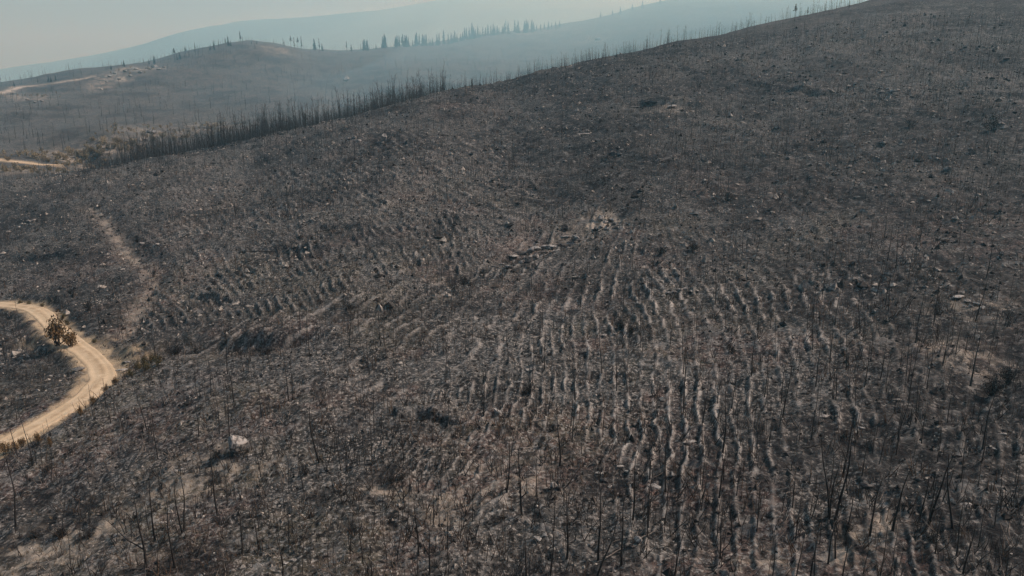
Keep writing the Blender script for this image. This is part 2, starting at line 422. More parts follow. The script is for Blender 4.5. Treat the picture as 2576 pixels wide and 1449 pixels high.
for px, py, rx, ry, a in ((1180, 690, 5, 5, 1), (640, 870, 9, 4, .9), (460, 870, 6, 4, 1), (880, 770, 6, 4, .7), (2490, 960, 7, 9, 1), (2530, 860, 9, 18, 1), (2420, 1010, 6, 8, .9), (2560, 720, 9, 20, .9), (2330, 740, 8, 10, .8), (2500, 320, 9, 20, .9), (2350, 780, 8, 10, .9), (2280, 310, 10, 10, .5), (1060, 1050, 3, 2.5, 1), (990, 1210, 3, 3, .8), (150, 1330, 5, 4, 1), (60, 1280, 4, 3, .8),
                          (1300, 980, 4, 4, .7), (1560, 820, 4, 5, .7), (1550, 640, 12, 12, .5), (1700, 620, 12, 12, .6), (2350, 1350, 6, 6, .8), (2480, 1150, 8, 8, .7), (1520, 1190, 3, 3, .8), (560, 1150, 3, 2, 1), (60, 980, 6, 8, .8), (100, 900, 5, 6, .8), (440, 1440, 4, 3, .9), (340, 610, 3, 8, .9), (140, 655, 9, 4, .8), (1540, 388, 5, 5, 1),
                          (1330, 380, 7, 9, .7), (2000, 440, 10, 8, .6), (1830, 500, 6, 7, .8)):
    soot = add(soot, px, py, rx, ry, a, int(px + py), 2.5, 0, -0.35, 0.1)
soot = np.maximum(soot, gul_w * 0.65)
# mask raised towards the right of the slope: ground colour darker there
dark_right = sstep(4, 40, GX - 0.10 * GY) * sstep(230, 60, RHO)
soot = np.clip(soot + 0.7 * dark_right * (0.7 + nb), 0, 1)
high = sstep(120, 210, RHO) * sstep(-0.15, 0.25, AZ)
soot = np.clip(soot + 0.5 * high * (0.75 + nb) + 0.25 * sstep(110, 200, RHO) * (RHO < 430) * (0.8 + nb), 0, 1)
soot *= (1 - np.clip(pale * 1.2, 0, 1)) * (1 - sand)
olive = sstep(0.05, 0.45, fbm(GX, GY, 15, 4, 111, 0.6)) * 0.6
for px, py, rx, ry, a in ((960, 690, 14, 12, .7), (350, 1300, 12, 7, .7), (1250, 1100, 5, 6, .5), (2430, 170, 20, 30, .5), (1950, 330, 20, 20, .4), (900, 1290, 5, 4, .6), (230, 440, 30, 14, .5), (380, 905, 4, 5, .8)):
    olive = add(olive, px, py, rx, ry, a, int(px), 3.0)
up_ = 1 - 0.65 * sstep(120, 210, RHO)
red = np.maximum(red * up_, 0.8 * blob(1160, 270, 12, 20) * sstep(-0.2, 0.2, nc)); olive = olive * up_
fline = np.clip(fur_w * (0.75 + 0.9 * blob(1720, 1010, 14, 14) + 0.5 * blob(1900, 800, 20, 22)) * (1 - 0.5 * dark_right) * (1 - 0.5 * sstep(90, 125, RHO)) * np.exp(-((fr - 0.46) / 0.12) ** 2) * (0.5 + 0.8 * sstep(-0.25, 0.3, fbm_where(nearm, GX, GY, 1.4, 2, 131))), 0, 1)

# ------------------------------------------------------------------ helpers: meshes and materials
def mesh_from(name, V, Fq, smooth=False):
    V = np.asarray(V, np.float32); Fq = np.asarray(Fq, np.int32)
    me = bpy.data.meshes.new(name)
    k = Fq.shape[1]
    me.vertices.add(len(V)); me.vertices.foreach_set('co', V.ravel())
    me.loops.add(Fq.size); me.loops.foreach_set('vertex_index', Fq.ravel())
    me.polygons.add(len(Fq)); me.polygons.foreach_set('loop_start', np.arange(0, Fq.size, k, dtype=np.int32))
    me.polygons.foreach_set('loop_total', np.full(len(Fq), k, np.int32))
    me.polygons.foreach_set('use_smooth', np.full(len(Fq), smooth, bool))
    me.update(calc_edges=True)
    return me
def col_attr(me, name, arr):
    a = me.attributes.new(name, 'FLOAT_COLOR', 'POINT')
    a.data.foreach_set('color', np.asarray(arr, np.float32).ravel())
def put(name, me, mats, parent=None, **props):
    o = bpy.data.objects.new(name, me)
    C.objects.link(o)
    if me is not None and mats is not None:
        if not me.materials:
            me.materials.append(mats)
    if parent is not None: o.parent = parent
    for k, v in props.items(): o[k] = v
    return o

class NT:
    def __init__(self, name):
        self.m = bpy.data.materials.new(name); self.m.use_nodes = True
        self.t = self.m.node_tree; self.b = self.t.nodes['Principled BSDF']
    def n(self, kind, **kw):
        x = self.t.nodes.new('ShaderNode' + kind)
        for k, v in kw.items():
            if k in x.inputs and not hasattr(type(x), k): x.inputs[k].default_value = v
            else: setattr(x, k, v)
        return x
    def l(self, a, b): self.t.links.new(a, b)
    def set(self, sock, v):
        if hasattr(v, 'links') or hasattr(v, 'is_linked'): self.l(v, sock)
        else: sock.default_value = v
    def noise(self, vec, scale, detail=4, rough=0.6):
        x = self.n('TexNoise'); x.inputs['Scale'].default_value = scale; x.inputs['Detail'].default_value = detail; x.inputs['Roughness'].default_value = rough
        if vec is not None: self.l(vec, x.inputs['Vector'])
        return x.outputs['Fac']
    def ramp(self, fac, a, b, to0=0.0, to1=1.0):
        x = self.n('MapRange'); x.interpolation_type = 'SMOOTHSTEP'
        self.l(fac, x.inputs['Value'])
        for k, v in zip(('From Min', 'From Max', 'To Min', 'To Max'), (a, b, to0, to1)): x.inputs[k].default_value = v
        return x.outputs['Result']
    def math(self, op, a, b):
        x = self.n('Math', operation=op); self.set(x.inputs[0], a); self.set(x.inputs[1], b); return x.outputs[0]
    def mix(self, f, a, b, blend='MIX'):
        x = self.n('Mix', data_type='RGBA', blend_type=blend); self.set(x.inputs[0], f); self.set(x.inputs[6], a); self.set(x.inputs[7], b); return x.outputs[2]

def ground_material():
    m = NT('burnt_soil')
    tc = m.n('TexCoord').outputs['Object']
    m1 = m.n('Attribute', attribute_name='soil_a'); m2 = m.n('Attribute', attribute_name='soil_b')
    s1 = m.n('SeparateColor'); m.l(m1.outputs['Color'], s1.inputs[0])
    s2 = m.n('SeparateColor'); m.l(m2.outputs['Color'], s2.inputs[0])
    pale_, soot_, red_ = s1.outputs; sand_, olive_, line_ = s2.outputs
    n1 = m.noise(tc, 0.22, 6, 0.72); n2 = m.noise(tc, 1.1, 5, 0.75); n3 = m.noise(tc, 4.5, 4, 0.8); n4 = m.noise(tc, 0.05, 4, 0.6)
    n5 = m.noise(tc, 0.6, 7, 0.85)
    n6 = m.noise(tc, 3.0, 2.5, 0.65); n7 = m.noise(tc, 0.85, 3, 0.6); n8 = m.noise(tc, 0.42, 4, 0.7); n9 = m.noise(tc, 1.6, 2, 0.6)
    col = m.mix(m.ramp(n1, 0.36, 0.64), (0.025, 0.0265, 0.0275, 1), (0.076, 0.0785, 0.078, 1))
    col = m.mix(m.math('MULTIPLY', m.ramp(n4, 0.42, 0.62), 0.4), col, (0.058, 0.055, 0.050, 1))
    col = m.mix(m.math('MULTIPLY', red_, m.ramp(n2, 0.32, 0.55)), col, (0.110, 0.070, 0.060, 1))
    col = m.mix(m.math('MULTIPLY', olive_, m.ramp(n2, 0.64, 0.40)), col, (0.100, 0.090, 0.064, 1))
    col = m.mix(m.math('MULTIPLY', m.ramp(n6, 0.54, 0.63), 0.9), col, (0.25, 0.242, 0.228, 1))      # ash and small stones
    col = m.mix(m.math('MULTIPLY', m.ramp(n9, 0.58, 0.66), 0.75), col, (0.20, 0.195, 0.183, 1))
    col = m.mix(m.ramp(n6, 0.45, 0.36), col, (0.008, 0.008, 0.008, 1))                               # char crumbs
    col = m.mix(m.math('MULTIPLY', m.ramp(n7, 0.43, 0.35), 0.9), col, (0.009, 0.009, 0.010, 1))        # black tussock stubs
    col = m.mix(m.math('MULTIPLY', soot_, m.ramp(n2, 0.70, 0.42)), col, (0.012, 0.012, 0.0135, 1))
    col = m.mix(m.math('MULTIPLY', m.ramp(n7, 0.63, 0.70), 0.7), col, (0.19, 0.187, 0.180, 1))         # ash heaps
    n10 = m.noise(tc, 0.30, 3, 0.6)
    col = m.mix(m.math('MULTIPLY', m.ramp(n10, 0.60, 0.68), 0.45), col, (0.15, 0.150, 0.147, 1))
    col = m.mix(m.math('MULTIPLY', m.ramp(n10, 0.40, 0.32), 0.7), col, (0.012, 0.0125, 0.014, 1))
    col = m.mix(m.math('MULTIPLY', line_, m.ramp(n9, 0.34, 0.52)), col, (0.31, 0.295, 0.275, 1))
    pm = m.math('MULTIPLY', pale_, m.ramp(n8, 0.40, 0.56))
    col = m.mix(pm, col, (0.34, 0.30, 0.25, 1))
    sm = m.math('MULTIPLY', sand_, m.ramp(n5, 0.30, 0.52))
    col = m.mix(sm, col, (0.40, 0.315, 0.21, 1))
    sp = m.ramp(n5, 0.63, 0.68)
    col = m.mix(m.math('MULTIPLY', sp, 0.85), col, (0.42, 0.41, 0.395, 1))
    m.l(col, m.b.inputs['Base Color'])
    m.b.inputs['Roughness'].default_value = 0.95
    m.b.inputs['Specular IOR Level'].default_value = 0.15
    bump = m.n('Bump'); bump.inputs['Strength'].default_value = 0.9; bump.inputs['Distance'].default_value = 0.22
    m.l(m.math('ADD', m.math('MULTIPLY', n3, 0.5), n2), bump.inputs['Height'])
    m.l(bump.outputs[0], m.b.inputs['Normal'])
    return m.m
def simple_material(name, c1, c2, scale=3.0, rough=0.9, lo=0.35, hi=0.65, bump=0.0, objrand=0.0, spec=0.2):
    m = NT(name)
    tc = m.n('TexCoord').outputs['Object']
    nz = m.noise(tc, scale, 5, 0.65)
    f = m.ramp(nz, lo, hi)
    if objrand:
        oi = m.n('ObjectInfo').outputs['Random']
        f = m.math('ADD', f, m.math('MULTIPLY', m.math('SUBTRACT', oi, 0.5), objrand))
        cl = m.n('Clamp'); m.l(f, cl.inputs[0]); f = cl.outputs[0]
    m.l(m.mix(f, (*c1, 1), (*c2, 1)), m.b.inputs['Base Color'])
    m.b.inputs['Roughness'].default_value = rough
    m.b.inputs['Specular IOR Level'].default_value = spec
    if bump:
        bp = m.n('Bump'); bp.inputs['Strength'].default_value = 0.8; bp.inputs['Distance'].default_value = bump
        m.l(nz, bp.inputs['Height']); m.l(bp.outputs[0], m.b.inputs['Normal'])
    return m.m
M_soil = ground_material()

# ------------------------------------------------------------------ the land: hillside, far ridge, distant hills share their seams
def land(name, r0, r1, **props):
    nr = r1 - r0 + 1
    V = np.stack([GX[r0:r1 + 1], GY[r0:r1 + 1], ZF[r0:r1 + 1]], -1).reshape(-1, 3)
    i = np.arange((nr - 1) * NA).reshape(nr - 1, NA)[:, :-1]
    Fq = np.stack([i, i + 1, i + NA + 1, i + NA], -1).reshape(-1, 4)
    me = mesh_from(name, V, Fq, True)
    one = np.ones((nr, NA))
    sl = slice(r0, r1 + 1)
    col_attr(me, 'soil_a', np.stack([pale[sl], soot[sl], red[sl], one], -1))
    col_attr(me, 'soil_b', np.stack([sand[sl], olive[sl], fline[sl], one], -1))
    return put(name, me, M_soil, **props)
r_a = len(L_near) - 1
r_b = int(np.searchsorted(LL, math.log(3000)))
land('hillside', 0, r_a, kind='structure', label='burnt hillside with planting furrows rising to the right', category='hillside')
land('far_ridge', r_a, r_b, kind='structure', label='hazy burnt ridge beyond the valley', category='ridge')
land('distant_hills', r_b, NL - 1, kind='structure', label='pale distant hills fading into the smoke', category='hills')

def road_material():
    m = NT('sandy_track')
    tc = m.n('TexCoord').outputs['Object']
    rt = m.n('Attribute', attribute_name='rut').outputs['Color']
    s = m.n('SeparateColor'); m.l(rt, s.inputs[0])
    n1 = m.noise(tc, 0.5, 5, 0.65); n2 = m.noise(tc, 4.0, 4, 0.7)
    col = m.mix(m.ramp(n1, 0.3, 0.7), (0.42, 0.325, 0.215, 1), (0.52, 0.42, 0.295, 1))
    col = m.mix(m.math('MULTIPLY', s.outputs[0], m.ramp(n1, 0.7, 0.35)), col, (0.29, 0.22, 0.14, 1))
    col = m.mix(m.math('MULTIPLY', m.ramp(n2, 0.55, 0.75), 0.5), col, (0.27, 0.205, 0.135, 1))
    col = m.mix(m.math('MULTIPLY', s.outputs[1], m.ramp(n2, 0.40, 0.58)), col, (0.16, 0.115, 0.075, 1))
    m.l(col, m.b.inputs['Base Color']); m.b.inputs['Roughness'].default_value = 0.95; m.b.inputs['Specular IOR Level'].default_value = 0.15
    bp = m.n('Bump'); bp.inputs['Strength'].default_value = 0.5; bp.inputs['Distance'].default_value = 0.06
    m.l(n2, bp.inputs['Height']); m.l(bp.outputs[0], m.b.inputs['Normal'])
    return m.m
M_road = road_material()
def road_mesh(name, p, z, hw, label, seed, mat=None):
    t = np.gradient(p, axis=0); t /= np.hypot(t[:, 0], t[:, 1])[:, None] + 1e-9
    t = np.stack([smooth1(t[:, 0], 3), smooth1(t[:, 1], 3)], -1); t /= np.hypot(t[:, 0], t[:, 1])[:, None]
    nrm = np.stack([-t[:, 1], t[:, 0]], -1)
    cs = np.linspace(-1, 1, 17)
    s = np.arange(len(p)) * 0.8
    wl = hw * (1 + 0.35 * fbm(s, s * 0, 5.0, 3, seed)); wr = hw * (1 + 0.35 * fbm(s, s * 0 + 50, 5.0, 3, seed + 3))
    V, A = [], []
    for c in cs:
        w = np.where(c < 0, wl, wr)
        q = p + nrm * (c * w)[:, None]
        rut = math.exp(-((abs(c) - 0.46) / 0.16) ** 2)
        zz = z + CAMZ + 0.03 - 0.05 * rut - 0.20 * max(0, abs(c) - 0.8) / 0.2 + 0.06 * fbm(q[:, 0], q[:, 1], 1.3, 2, seed + 7)
        V.append(np.column_stack([q, zz]))
        mid = math.exp(-(c / 0.16) ** 2)
        A.append(np.column_stack([np.full(len(p), mid), np.full(len(p), sstep(0.72, 1.0, abs(c))), np.zeros(len(p)), np.ones(len(p))]))
    V = np.stack(V, 1).reshape(-1, 3); A = np.stack(A, 1).reshape(-1, 4)
    k = len(cs); i = (np.arange(len(p) - 1)[:, None] * k + np.arange(k - 1)[None]).reshape(-1)
    me = mesh_from(name, V, np.stack([i, i + 1, i + k + 1, i + k], -1)[:, ::-1], True)
    col_attr(me, 'rut', A)
    return put(name, me, mat or M_road, kind='structure', label=label, category='road')
road_mesh('dirt_road', road_p, road_z, 1.75, 'pale sandy dirt road bending round the slope at left', 3)
road_mesh('valley_road', froad_p, froad_z, 2.0, 'thin pale dirt road crossing the valley at the left edge', 13)
road_mesh('ridge_road', rroad_p, rroad_z, 4.0, 'broad pale dirt road on the crest of the far ridge', 23, simple_material('pale_gravel', (0.27, 0.24, 0.205), (0.40, 0.365, 0.32), 0.15, 0.95))

# ------------------------------------------------------------------ helpers: growing things
def tube(pts, rad, sides):
    """a tapered tube along a line of points: vertices, quads"""
    pts = np.asarray(pts, float); rad = np.asarray(rad, float)
    t = np.gradient(pts, axis=0); t /= np.linalg.norm(t, axis=1)[:, None] + 1e-9
    ref = np.array([1.0, 0.2, 0.0]) if abs(t[0, 2]) > 0.6 else np.array([0, 0, 1.0])
    u = np.cross(t, ref); u /= np.linalg.norm(u, axis=1)[:, None] + 1e-9
    v = np.cross(t, u)
    a = np.arange(sides) * 2 * math.pi / sides
    V = pts[:, None] + rad[:, None, None] * (u[:, None] * np.cos(a)[None, :, None] + v[:, None] * np.sin(a)[None, :, None])
    m = len(pts)
    i = np.arange(m - 1)[:, None] * sides; j = np.arange(sides)[None]; j2 = (j + 1) % sides
    Fq = np.stack([i + j, i + j2, i + sides + j2, i + sides + j], -1).reshape(-1, 4)
    return V.reshape(-1, 3), Fq
def join(parts):
    V, Fs, o = [], [], 0
    for v, f in parts:
        V.append(v); Fs.append(f + o); o += len(v)
    return np.concatenate(V), np.concatenate(Fs)
def stem_line(r, h, wob, lean, segs, kink=0.0):
    z = np.linspace(-0.06 * h, h, segs + 1)
    s = np.clip(z / h, 0, 1)
    ph = r.uniform(0, 6.28, 4)
    x = lean[0] * z + wob * h * (np.sin(ph[0] + 3.1 * s) - math.sin(ph[0])) + 0.35 * wob * h * np.sin(ph[1] + 9 * s) * s + kink * h * np.maximum(0, s - 0.45)
    y = lean[1] * z + wob * h * (np.sin(ph[2] + 2.7 * s) - math.sin(ph[2])) + 0.35 * wob * h * np.sin(ph[3] + 8 * s) * s
    return np.column_stack([x, y, z])
def branch_line(r, p0, az_, up, ln, segs=3):
    d = np.array([math.cos(az_) * math.cos(up), math.sin(az_) * math.cos(up), math.sin(up)])
    pts = [np.array(p0)]
    for k in range(segs):
        d = d + np.array([r.normal(0, .14), r.normal(0, .14), r.normal(0.07, .10)]); d /= np.linalg.norm(d)
        pts.append(pts[-1] + d * ln / segs)
    return np.array(pts)
def merge(protos, which, pos, scale, rz, tilt=None, zscale=None):
    """many small pieces as one mesh"""
    V, Fs, o = [], [], 0
    for k, (pv_, pf_) in enumerate(protos):
        m = np.nonzero(which == k)[0]
        if not len(m): continue
        c, s_ = np.cos(rz[m])[:, None], np.sin(rz[m])[:, None]
        x, y, z = pv_[None, :, 0], pv_[None, :, 1], pv_[None, :, 2]
        X = (x * c - y * s_); Y = (x * s_ + y * c); Z = np.repeat(z, len(m), 0)
        if zscale is not None: Z = Z * zscale[m][:, None]
        if tilt is not None:
            X = X + Z * tilt[m, 0][:, None]; Y = Y + Z * tilt[m, 1][:, None]
        Q = np.stack([X, Y, Z], -1) * scale[m][:, None, None] + pos[m][:, None, :]
        V.append(Q.reshape(-1, 3))
        Fs.append((pf_[None] + (np.arange(len(m)) * len(pv_))[:, None, None] + o).reshape(-1, pf_.shape[1])); o += len(m) * len(pv_)
    return np.concatenate(V), np.concatenate(Fs)
def on_land(x, y, sink=0.0):
    return np.column_stack([x, y, hz(x, y) - sink])
def icosphere(sub):
    g = (1 + 5 ** .5) / 2
    v = [(-1, g, 0), (1, g, 0), (-1, -g, 0), (1, -g, 0), (0, -1, g), (0, 1, g), (0, -1, -g), (0, 1, -g), (g, 0, -1), (g, 0, 1), (-g, 0, -1), (-g, 0, 1)]
    f = [(0, 11, 5), (0, 5, 1), (0, 1, 7), (0, 7, 10), (0, 10, 11), (1, 5, 9), (5, 11, 4), (11, 10, 2), (10, 7, 6), (7, 1, 8), (3, 9, 4), (3, 4, 2), (3, 2, 6), (3, 6, 8), (3, 8, 9), (4, 9, 5), (2, 4, 11), (6, 2, 10), (8, 6, 7), (9, 8, 1)]
    v = [np.array(p) / np.linalg.norm(p) for p in v]
    for _ in range(sub):
        c, nf = {}, []
        def mid(a, b):
            k = (min(a, b), max(a, b))
            if k not in c:
                q = v[a] + v[b]; v.append(q / np.linalg.norm(q)); c[k] = len(v) - 1
            return c[k]
        for a, b, d in f:
            x, y, z = mid(a, b), mid(b, d), mid(d, a)
            nf += [(a, x, z), (b, y, x), (d, z, y), (x, y, z)]
        f = nf
    return np.array(v), np.array(f)
ICO1, ICO2 = icosphere(1), icosphere(2)
def rock(seed, sub=2, flat=0.6, long=1.3):
    r = np.random.default_rng(seed)
    v, f = (ICO2 if sub == 2 else ICO1)
    v = v.copy()
    for _ in range(11 if sub == 2 else 6):
        nn = r.normal(size=3); nn /= np.linalg.norm(nn); d = r.uniform(0.5, 0.85)
        q = v @ nn
        v = v - np.maximum(0, q - d)[:, None] * nn
    v += r.normal(0, 0.018 if sub == 2 else 0.06, v.shape)
    v *= np.array([long, r.uniform(0.75, 1.05), flat])
    return v * 0.5, f

M_char = simple_material('charred_bark', (0.010, 0.009, 0.009), (0.032, 0.027, 0.024), 4.0, 0.75, objrand=0.5, spec=0.3)
M_ashwood = simple_material('ash_grey_wood', (0.09, 0.08, 0.072), (0.20, 0.18, 0.16), 5.0, 0.85)
M_brownstem = simple_material('scorched_brown_stalk', (0.040, 0.028, 0.020), (0.10, 0.066, 0.042), 5.0, 0.85)
M_stone = simple_material('pale_granite', (0.055, 0.054, 0.053), (0.31, 0.30, 0.285), 4.5, 0.9, 0.36, 0.58, bump=0.05, objrand=0.4)
M_darkstone = simple_material('sooty_rock', (0.025, 0.025, 0.027), (0.11, 0.105, 0.10), 2.0, 0.9, bump=0.04, objrand=0.4)
M_pebble = simple_material('loose_stone', (0.10, 0.095, 0.088), (0.34, 0.32, 0.29), 1.7, 0.9)
M_clod = simple_material('charred_crumb', (0.010, 0.010, 0.010), (0.045, 0.040, 0.036), 1.7, 0.9)
M_needle = simple_material('dark_needles', (0.012, 0.016, 0.011), (0.045, 0.045, 0.030), 0.8, 0.8, objrand=0.3)
M_brownleaf = simple_material('scorched_leaves', (0.075, 0.048, 0.022), (0.20, 0.125, 0.055), 1.2, 0.8, objrand=0.4)
M_oliveleaf = simple_material('wilted_olive_leaves', (0.040, 0.036, 0.016), (0.13, 0.105, 0.045), 1.2, 0.8, objrand=0.4)
M_tanleaf = simple_material('dry_tan_leaves', (0.13, 0.105, 0.065), (0.32, 0.27, 0.18), 0.5, 0.85, objrand=0.4)
M_blackleaf = simple_material('burnt_twigs', (0.009, 0.009, 0.010), (0.030, 0.027, 0.025), 2.0, 0.85, objrand=0.4)
M_straw = simple_material('dead_straw', (0.07, 0.056, 0.036), (0.19, 0.155, 0.105), 0.4, 0.9)
ORD = ('first second third fourth fifth sixth seventh eighth ninth tenth eleventh twelfth thirteenth fourteenth fifteenth sixteenth seventeenth eighteenth nineteenth twentieth').split()
ORD += ['twenty-' + w for w in ORD[:9]] + ['thirtieth'] + ['thirty-' + w for w in ORD[:9]] + ['fortieth'] + ['forty-' + w for w in ORD[:9]] + ['fiftieth']
ORD += ['fifty-' + w for w in ORD[:9]] + ['sixtieth'] + ['sixty-' + w for w in ORD[:9]] + ['seventieth'] + ['seventy-' + w for w in ORD[:9]] + ['eightieth']

# ------------------------------------------------------------------ rocks, one by one
rock_n = [0]
def boulder(px, py, wpx, label, flat=0.6, long=1.3, rz=None, mat=None, cat='boulder', group=None, name='boulder', sink=0.18, tilt=(0, 0), lmin=0):
    rock_n[0] += 1
    x, y = ground_at(px, py, lmin)
    d = project(x, y, float(hz(x, y)))[2]
    sz = wpx * d / F / (long ** 0.5)
    v, f = rock(500 + rock_n[0], 2, flat, long)
    o = put(name, mesh_from(name, v, f), mat or M_stone, label=label, category=cat)
    if group: o['group'] = group
    o.location = (x, y, float(hz(x, y)) + sz * flat * (0.5 - sink))
    o.scale = (sz, sz, sz)
    o.rotation_euler = (tilt[0], tilt[1], rz if rz is not None else random.uniform(0, 6.28))
    return o
B = boulder
B(600, 1146, 52, 'largest grey boulder on the lower slope right of the road', 1.15, 1.2, 0.3, sink=0.08)
B(556, 1138, 20, 'dark boulder in the hollow left of the largest grey boulder', 0.7, 1.2, mat=M_darkstone)
B(628, 1150, 13, 'small pale stone at the right foot of the largest grey boulder', 0.7, cat='stone')
B(425, 1178, 20, 'sooty rock left in the small cluster below the road', 0.7, mat=M_darkstone)
B(440, 1186, 22, 'grey rock in the middle of the small cluster below the road', 0.6)
B(458, 1180, 15, 'small grey rock at the right of the cluster below the road', 0.7)
B(300, 1341, 27, 'long flat grey slab jutting out above the dark bottom left patch', 0.3, 2.0, 0.1)
B(318, 1352, 18, 'sooty rock under the long flat slab at bottom left', 0.6, mat=M_darkstone)
B(716, 1416, 17, 'white rock near the bottom edge, left one of a pair', 0.55)
B(738, 1405, 15, 'white rock near the bottom edge, right one of a pair', 0.5)
B(410, 1312, 18, 'thin pale slab above the long flat slab at bottom left', 0.35, 1.7)
B(432, 1318, 12, 'small pale stone beside the thin slab at bottom left', 0.6, cat='stone')
B(1252, 1030, 26, 'white elongated tilted slab above the diagonal furrows', 0.4, 2.4, -0.9, tilt=(0.3, 0.2))
B(1262, 1040, 12, 'dark stone tucked under the white tilted slab', 0.7, mat=M_darkstone, cat='stone')
B(1391, 1214, 22, 'white upright rock beside a black hollow at lower centre', 0.9, 1.0)
B(1404, 1220, 20, 'black rock touching the white upright rock at lower centre', 0.8, mat=M_darkstone)
B(1488, 1362, 18, 'pale boulder near the bottom, left of the rounder grey one', 0.8, 1.2, 0.8)
B(1605, 1366, 27, 'round light grey boulder near the bottom centre right', 0.75, 1.1)
B(1588, 1382, 18, 'sooty rock under the round light grey boulder', 0.6, mat=M_darkstone)
B(1689, 1192, 24, 'pale blocky boulder at the right of the black rubble patch', 0.75, 1.1)
B(1648, 1208, 26, 'pale leaning slab left of the pale blocky boulder', 0.35, 1.9, -0.5, tilt=(0.25, 0.15))
B(1640, 1216, 20, 'sooty rock below the pale leaning slab', 0.6, mat=M_darkstone)
B(1511, 1171, 24, 'flat white slab at the left top of the black rubble patch', 0.25, 2.0, 0.05)
B(1560, 1157, 18, 'narrow white slab, upper of two above the black rubble patch', 0.3, 2.0, 0.2)
B(1578, 1168, 18, 'narrow white slab, lower of two above the black rubble patch', 0.3, 2.0, -0.3)
B(1520, 1192, 22, 'sooty grey rock in the middle of the black rubble patch', 0.7, mat=M_darkstone)
B(1535, 1205, 13, 'small grey rock low in the black rubble patch', 0.7)
B(1352, 1349, 22, 'pale slab, left of the pair at bottom centre', 0.4, 1.7, -0.6)
B(1372, 1343, 15, 'pale narrow stone, right of the pair at bottom centre', 0.5, 1.6, -0.8, cat='stone')
B(1503, 1238, 15, 'pale thin slab below the black rubble patch', 0.35, 2.0, -0.4)
B(2427, 1270, 30, 'pale oval boulder in the dark bottom right slope', 0.55, 1.5, 0.05)
B(1733, 1095, 30, 'long flat white-topped slab over a black hollow among furrows', 0.3, 2.1, 0.08)
B(1728, 1106, 22, 'sooty rock under the long white-topped slab', 0.6, 1.5, 0.1, mat=M_darkstone)
B(2073, 1042, 24, 'low arched grey slab on the dark right slope', 0.45, 1.8, 0.0)
B(2165, 1063, 15, 'small white slab right of the low arched slab', 0.4, 1.6, -0.5)
B(2263, 997, 22, 'thin white slab between twiggy burnt trees at right', 0.25, 2.4, 0.0)
B(2524, 1092, 20, 'thin white slab, upper one near the right edge', 0.3, 2.2, 0.1)
B(2500, 1125, 14, 'small white stone, lower one near the right edge', 0.5, cat='stone')
B(2181, 1213, 27, 'black boulder with a lit tip in the furrowed right slope', 0.6, 1.3, mat=M_darkstone)
B(2412, 750, 32, 'white elongated slab at the top of the right rubble heap', 0.35, 2.3, 0.5)
for k, (px, py, w) in enumerate(((2432, 762, 20), (2455, 768, 22), (2440, 778, 16), (2470, 782, 18), (2425, 775, 14))):
    B(px, py, w, ('grey rock, %s from left in the rubble heap below the white slab' % ORD[[1, 3, 2, 4, 0][k]]), 0.55)
B(2197, 793, 15, 'pale upright stone among the curved furrows at right', 0.9, 1.1, cat='stone')
B(1308, 957, 28, 'white slab below a dark bush left of the furrows', 0.35, 2.0, 0.1)
for k, (px, py, w) in enumerate(((1325, 928, 16), (1340, 932, 18), (1352, 938, 13))):
    B(px, py, w, 'grey rock, %s from left above the white slab at centre' % ORD[k], 0.6)
B(1520, 846, 14, 'white stone, left of the pair beside the dark furrow bush', 0.6, cat='stone')
B(1546, 842, 13, 'white stone, right of the pair beside the dark furrow bush', 0.7, cat='stone')
for k in range(7):
    B(1668 + 14 * k, 752 - 2.6 * k + random.uniform(-6, 6), random.uniform(11, 17), 'pale rock, %s from left in the rubble line right of centre' % ORD[k], 0.5)
B(952, 885, 12, 'lone white stone on the mid slope left of centre', 0.6, cat='stone')
oc = [(1292, 632, 26), (1308, 622, 30), (1330, 628, 22), (1345, 612, 30), (1366, 618, 26), (1383, 606, 34), (1400, 612, 24), (1418, 598, 30), (1440, 600, 22), (1425, 586, 22), (1458, 588, 18), (1245, 655, 20), (1262, 648, 16)]
oc.sort()
for k, (px, py, w) in enumerate(oc):
    B(px, py, w, 'blue-grey slab, %s from left in the slope outcrop at centre' % ORD[k], 0.4, 1.7, random.uniform(-0.5, 0.7), mat=M_darkstone if k % 3 == 0 else M_stone, group='slabs of the central outcrop')
ob = sorted((1250 + 290 * t_ + random.gauss(0, 10), 668 - 110 * t_ + random.gauss(0, 12), random.uniform(9, 24)) for t_ in [random.random() for _ in range(34)])
for k, (px, py, w) in enumerate(ob):
    B(px, py, w, 'jagged rock, %s from left in the broken band about the outcrop' % ORD[k], random.uniform(0.55, 1.0), random.uniform(1.0, 1.5), mat=M_darkstone if random.random() < 0.55 else M_stone, cat='rock', name='rock', group='jagged rocks of the central band')
for k, (px, py, w) in enumerate(((1512, 560, 14), (1524, 551, 18), (1537, 546, 20), (1545, 556, 14))):
    B(px, py, w, 'cream rock, %s from left on the bright bare patch at centre' % ORD[k], 0.6)
B(1548, 560, 18, 'black rock under the bright bare patch at centre', 0.6, mat=M_darkstone)
B(2530, 153, 20, 'grey boulder high on the slope near the right edge', 0.6, mat=M_darkstone)
for k, (px, py, w) in enumerate(((2218, 232, 13), (2232, 226, 12), (2245, 234, 14), (2258, 230, 11))):
    B(px, py, w, 'pale rock, %s from left beside the dark bench upper right' % ORD[k], 0.6)
B(2168, 253, 10, 'small white stone below the dark bench upper right', 0.7, cat='stone')
B(1468, 335, 26, 'white flat slab on the upper slope at centre', 0.3, 2.0, 0.3)
B(1600, 262, 22, 'pale flat slab, left of the upper slope ledge', 0.3, 2.2, 0.2)
B(1638, 256, 30, 'dark arched rock on the upper slope ledge', 0.45, 1.8, 0.1, mat=M_darkstone)
B(1690, 266, 26, 'pale mound-like rock, right of the upper slope ledge', 0.5, 1.4)
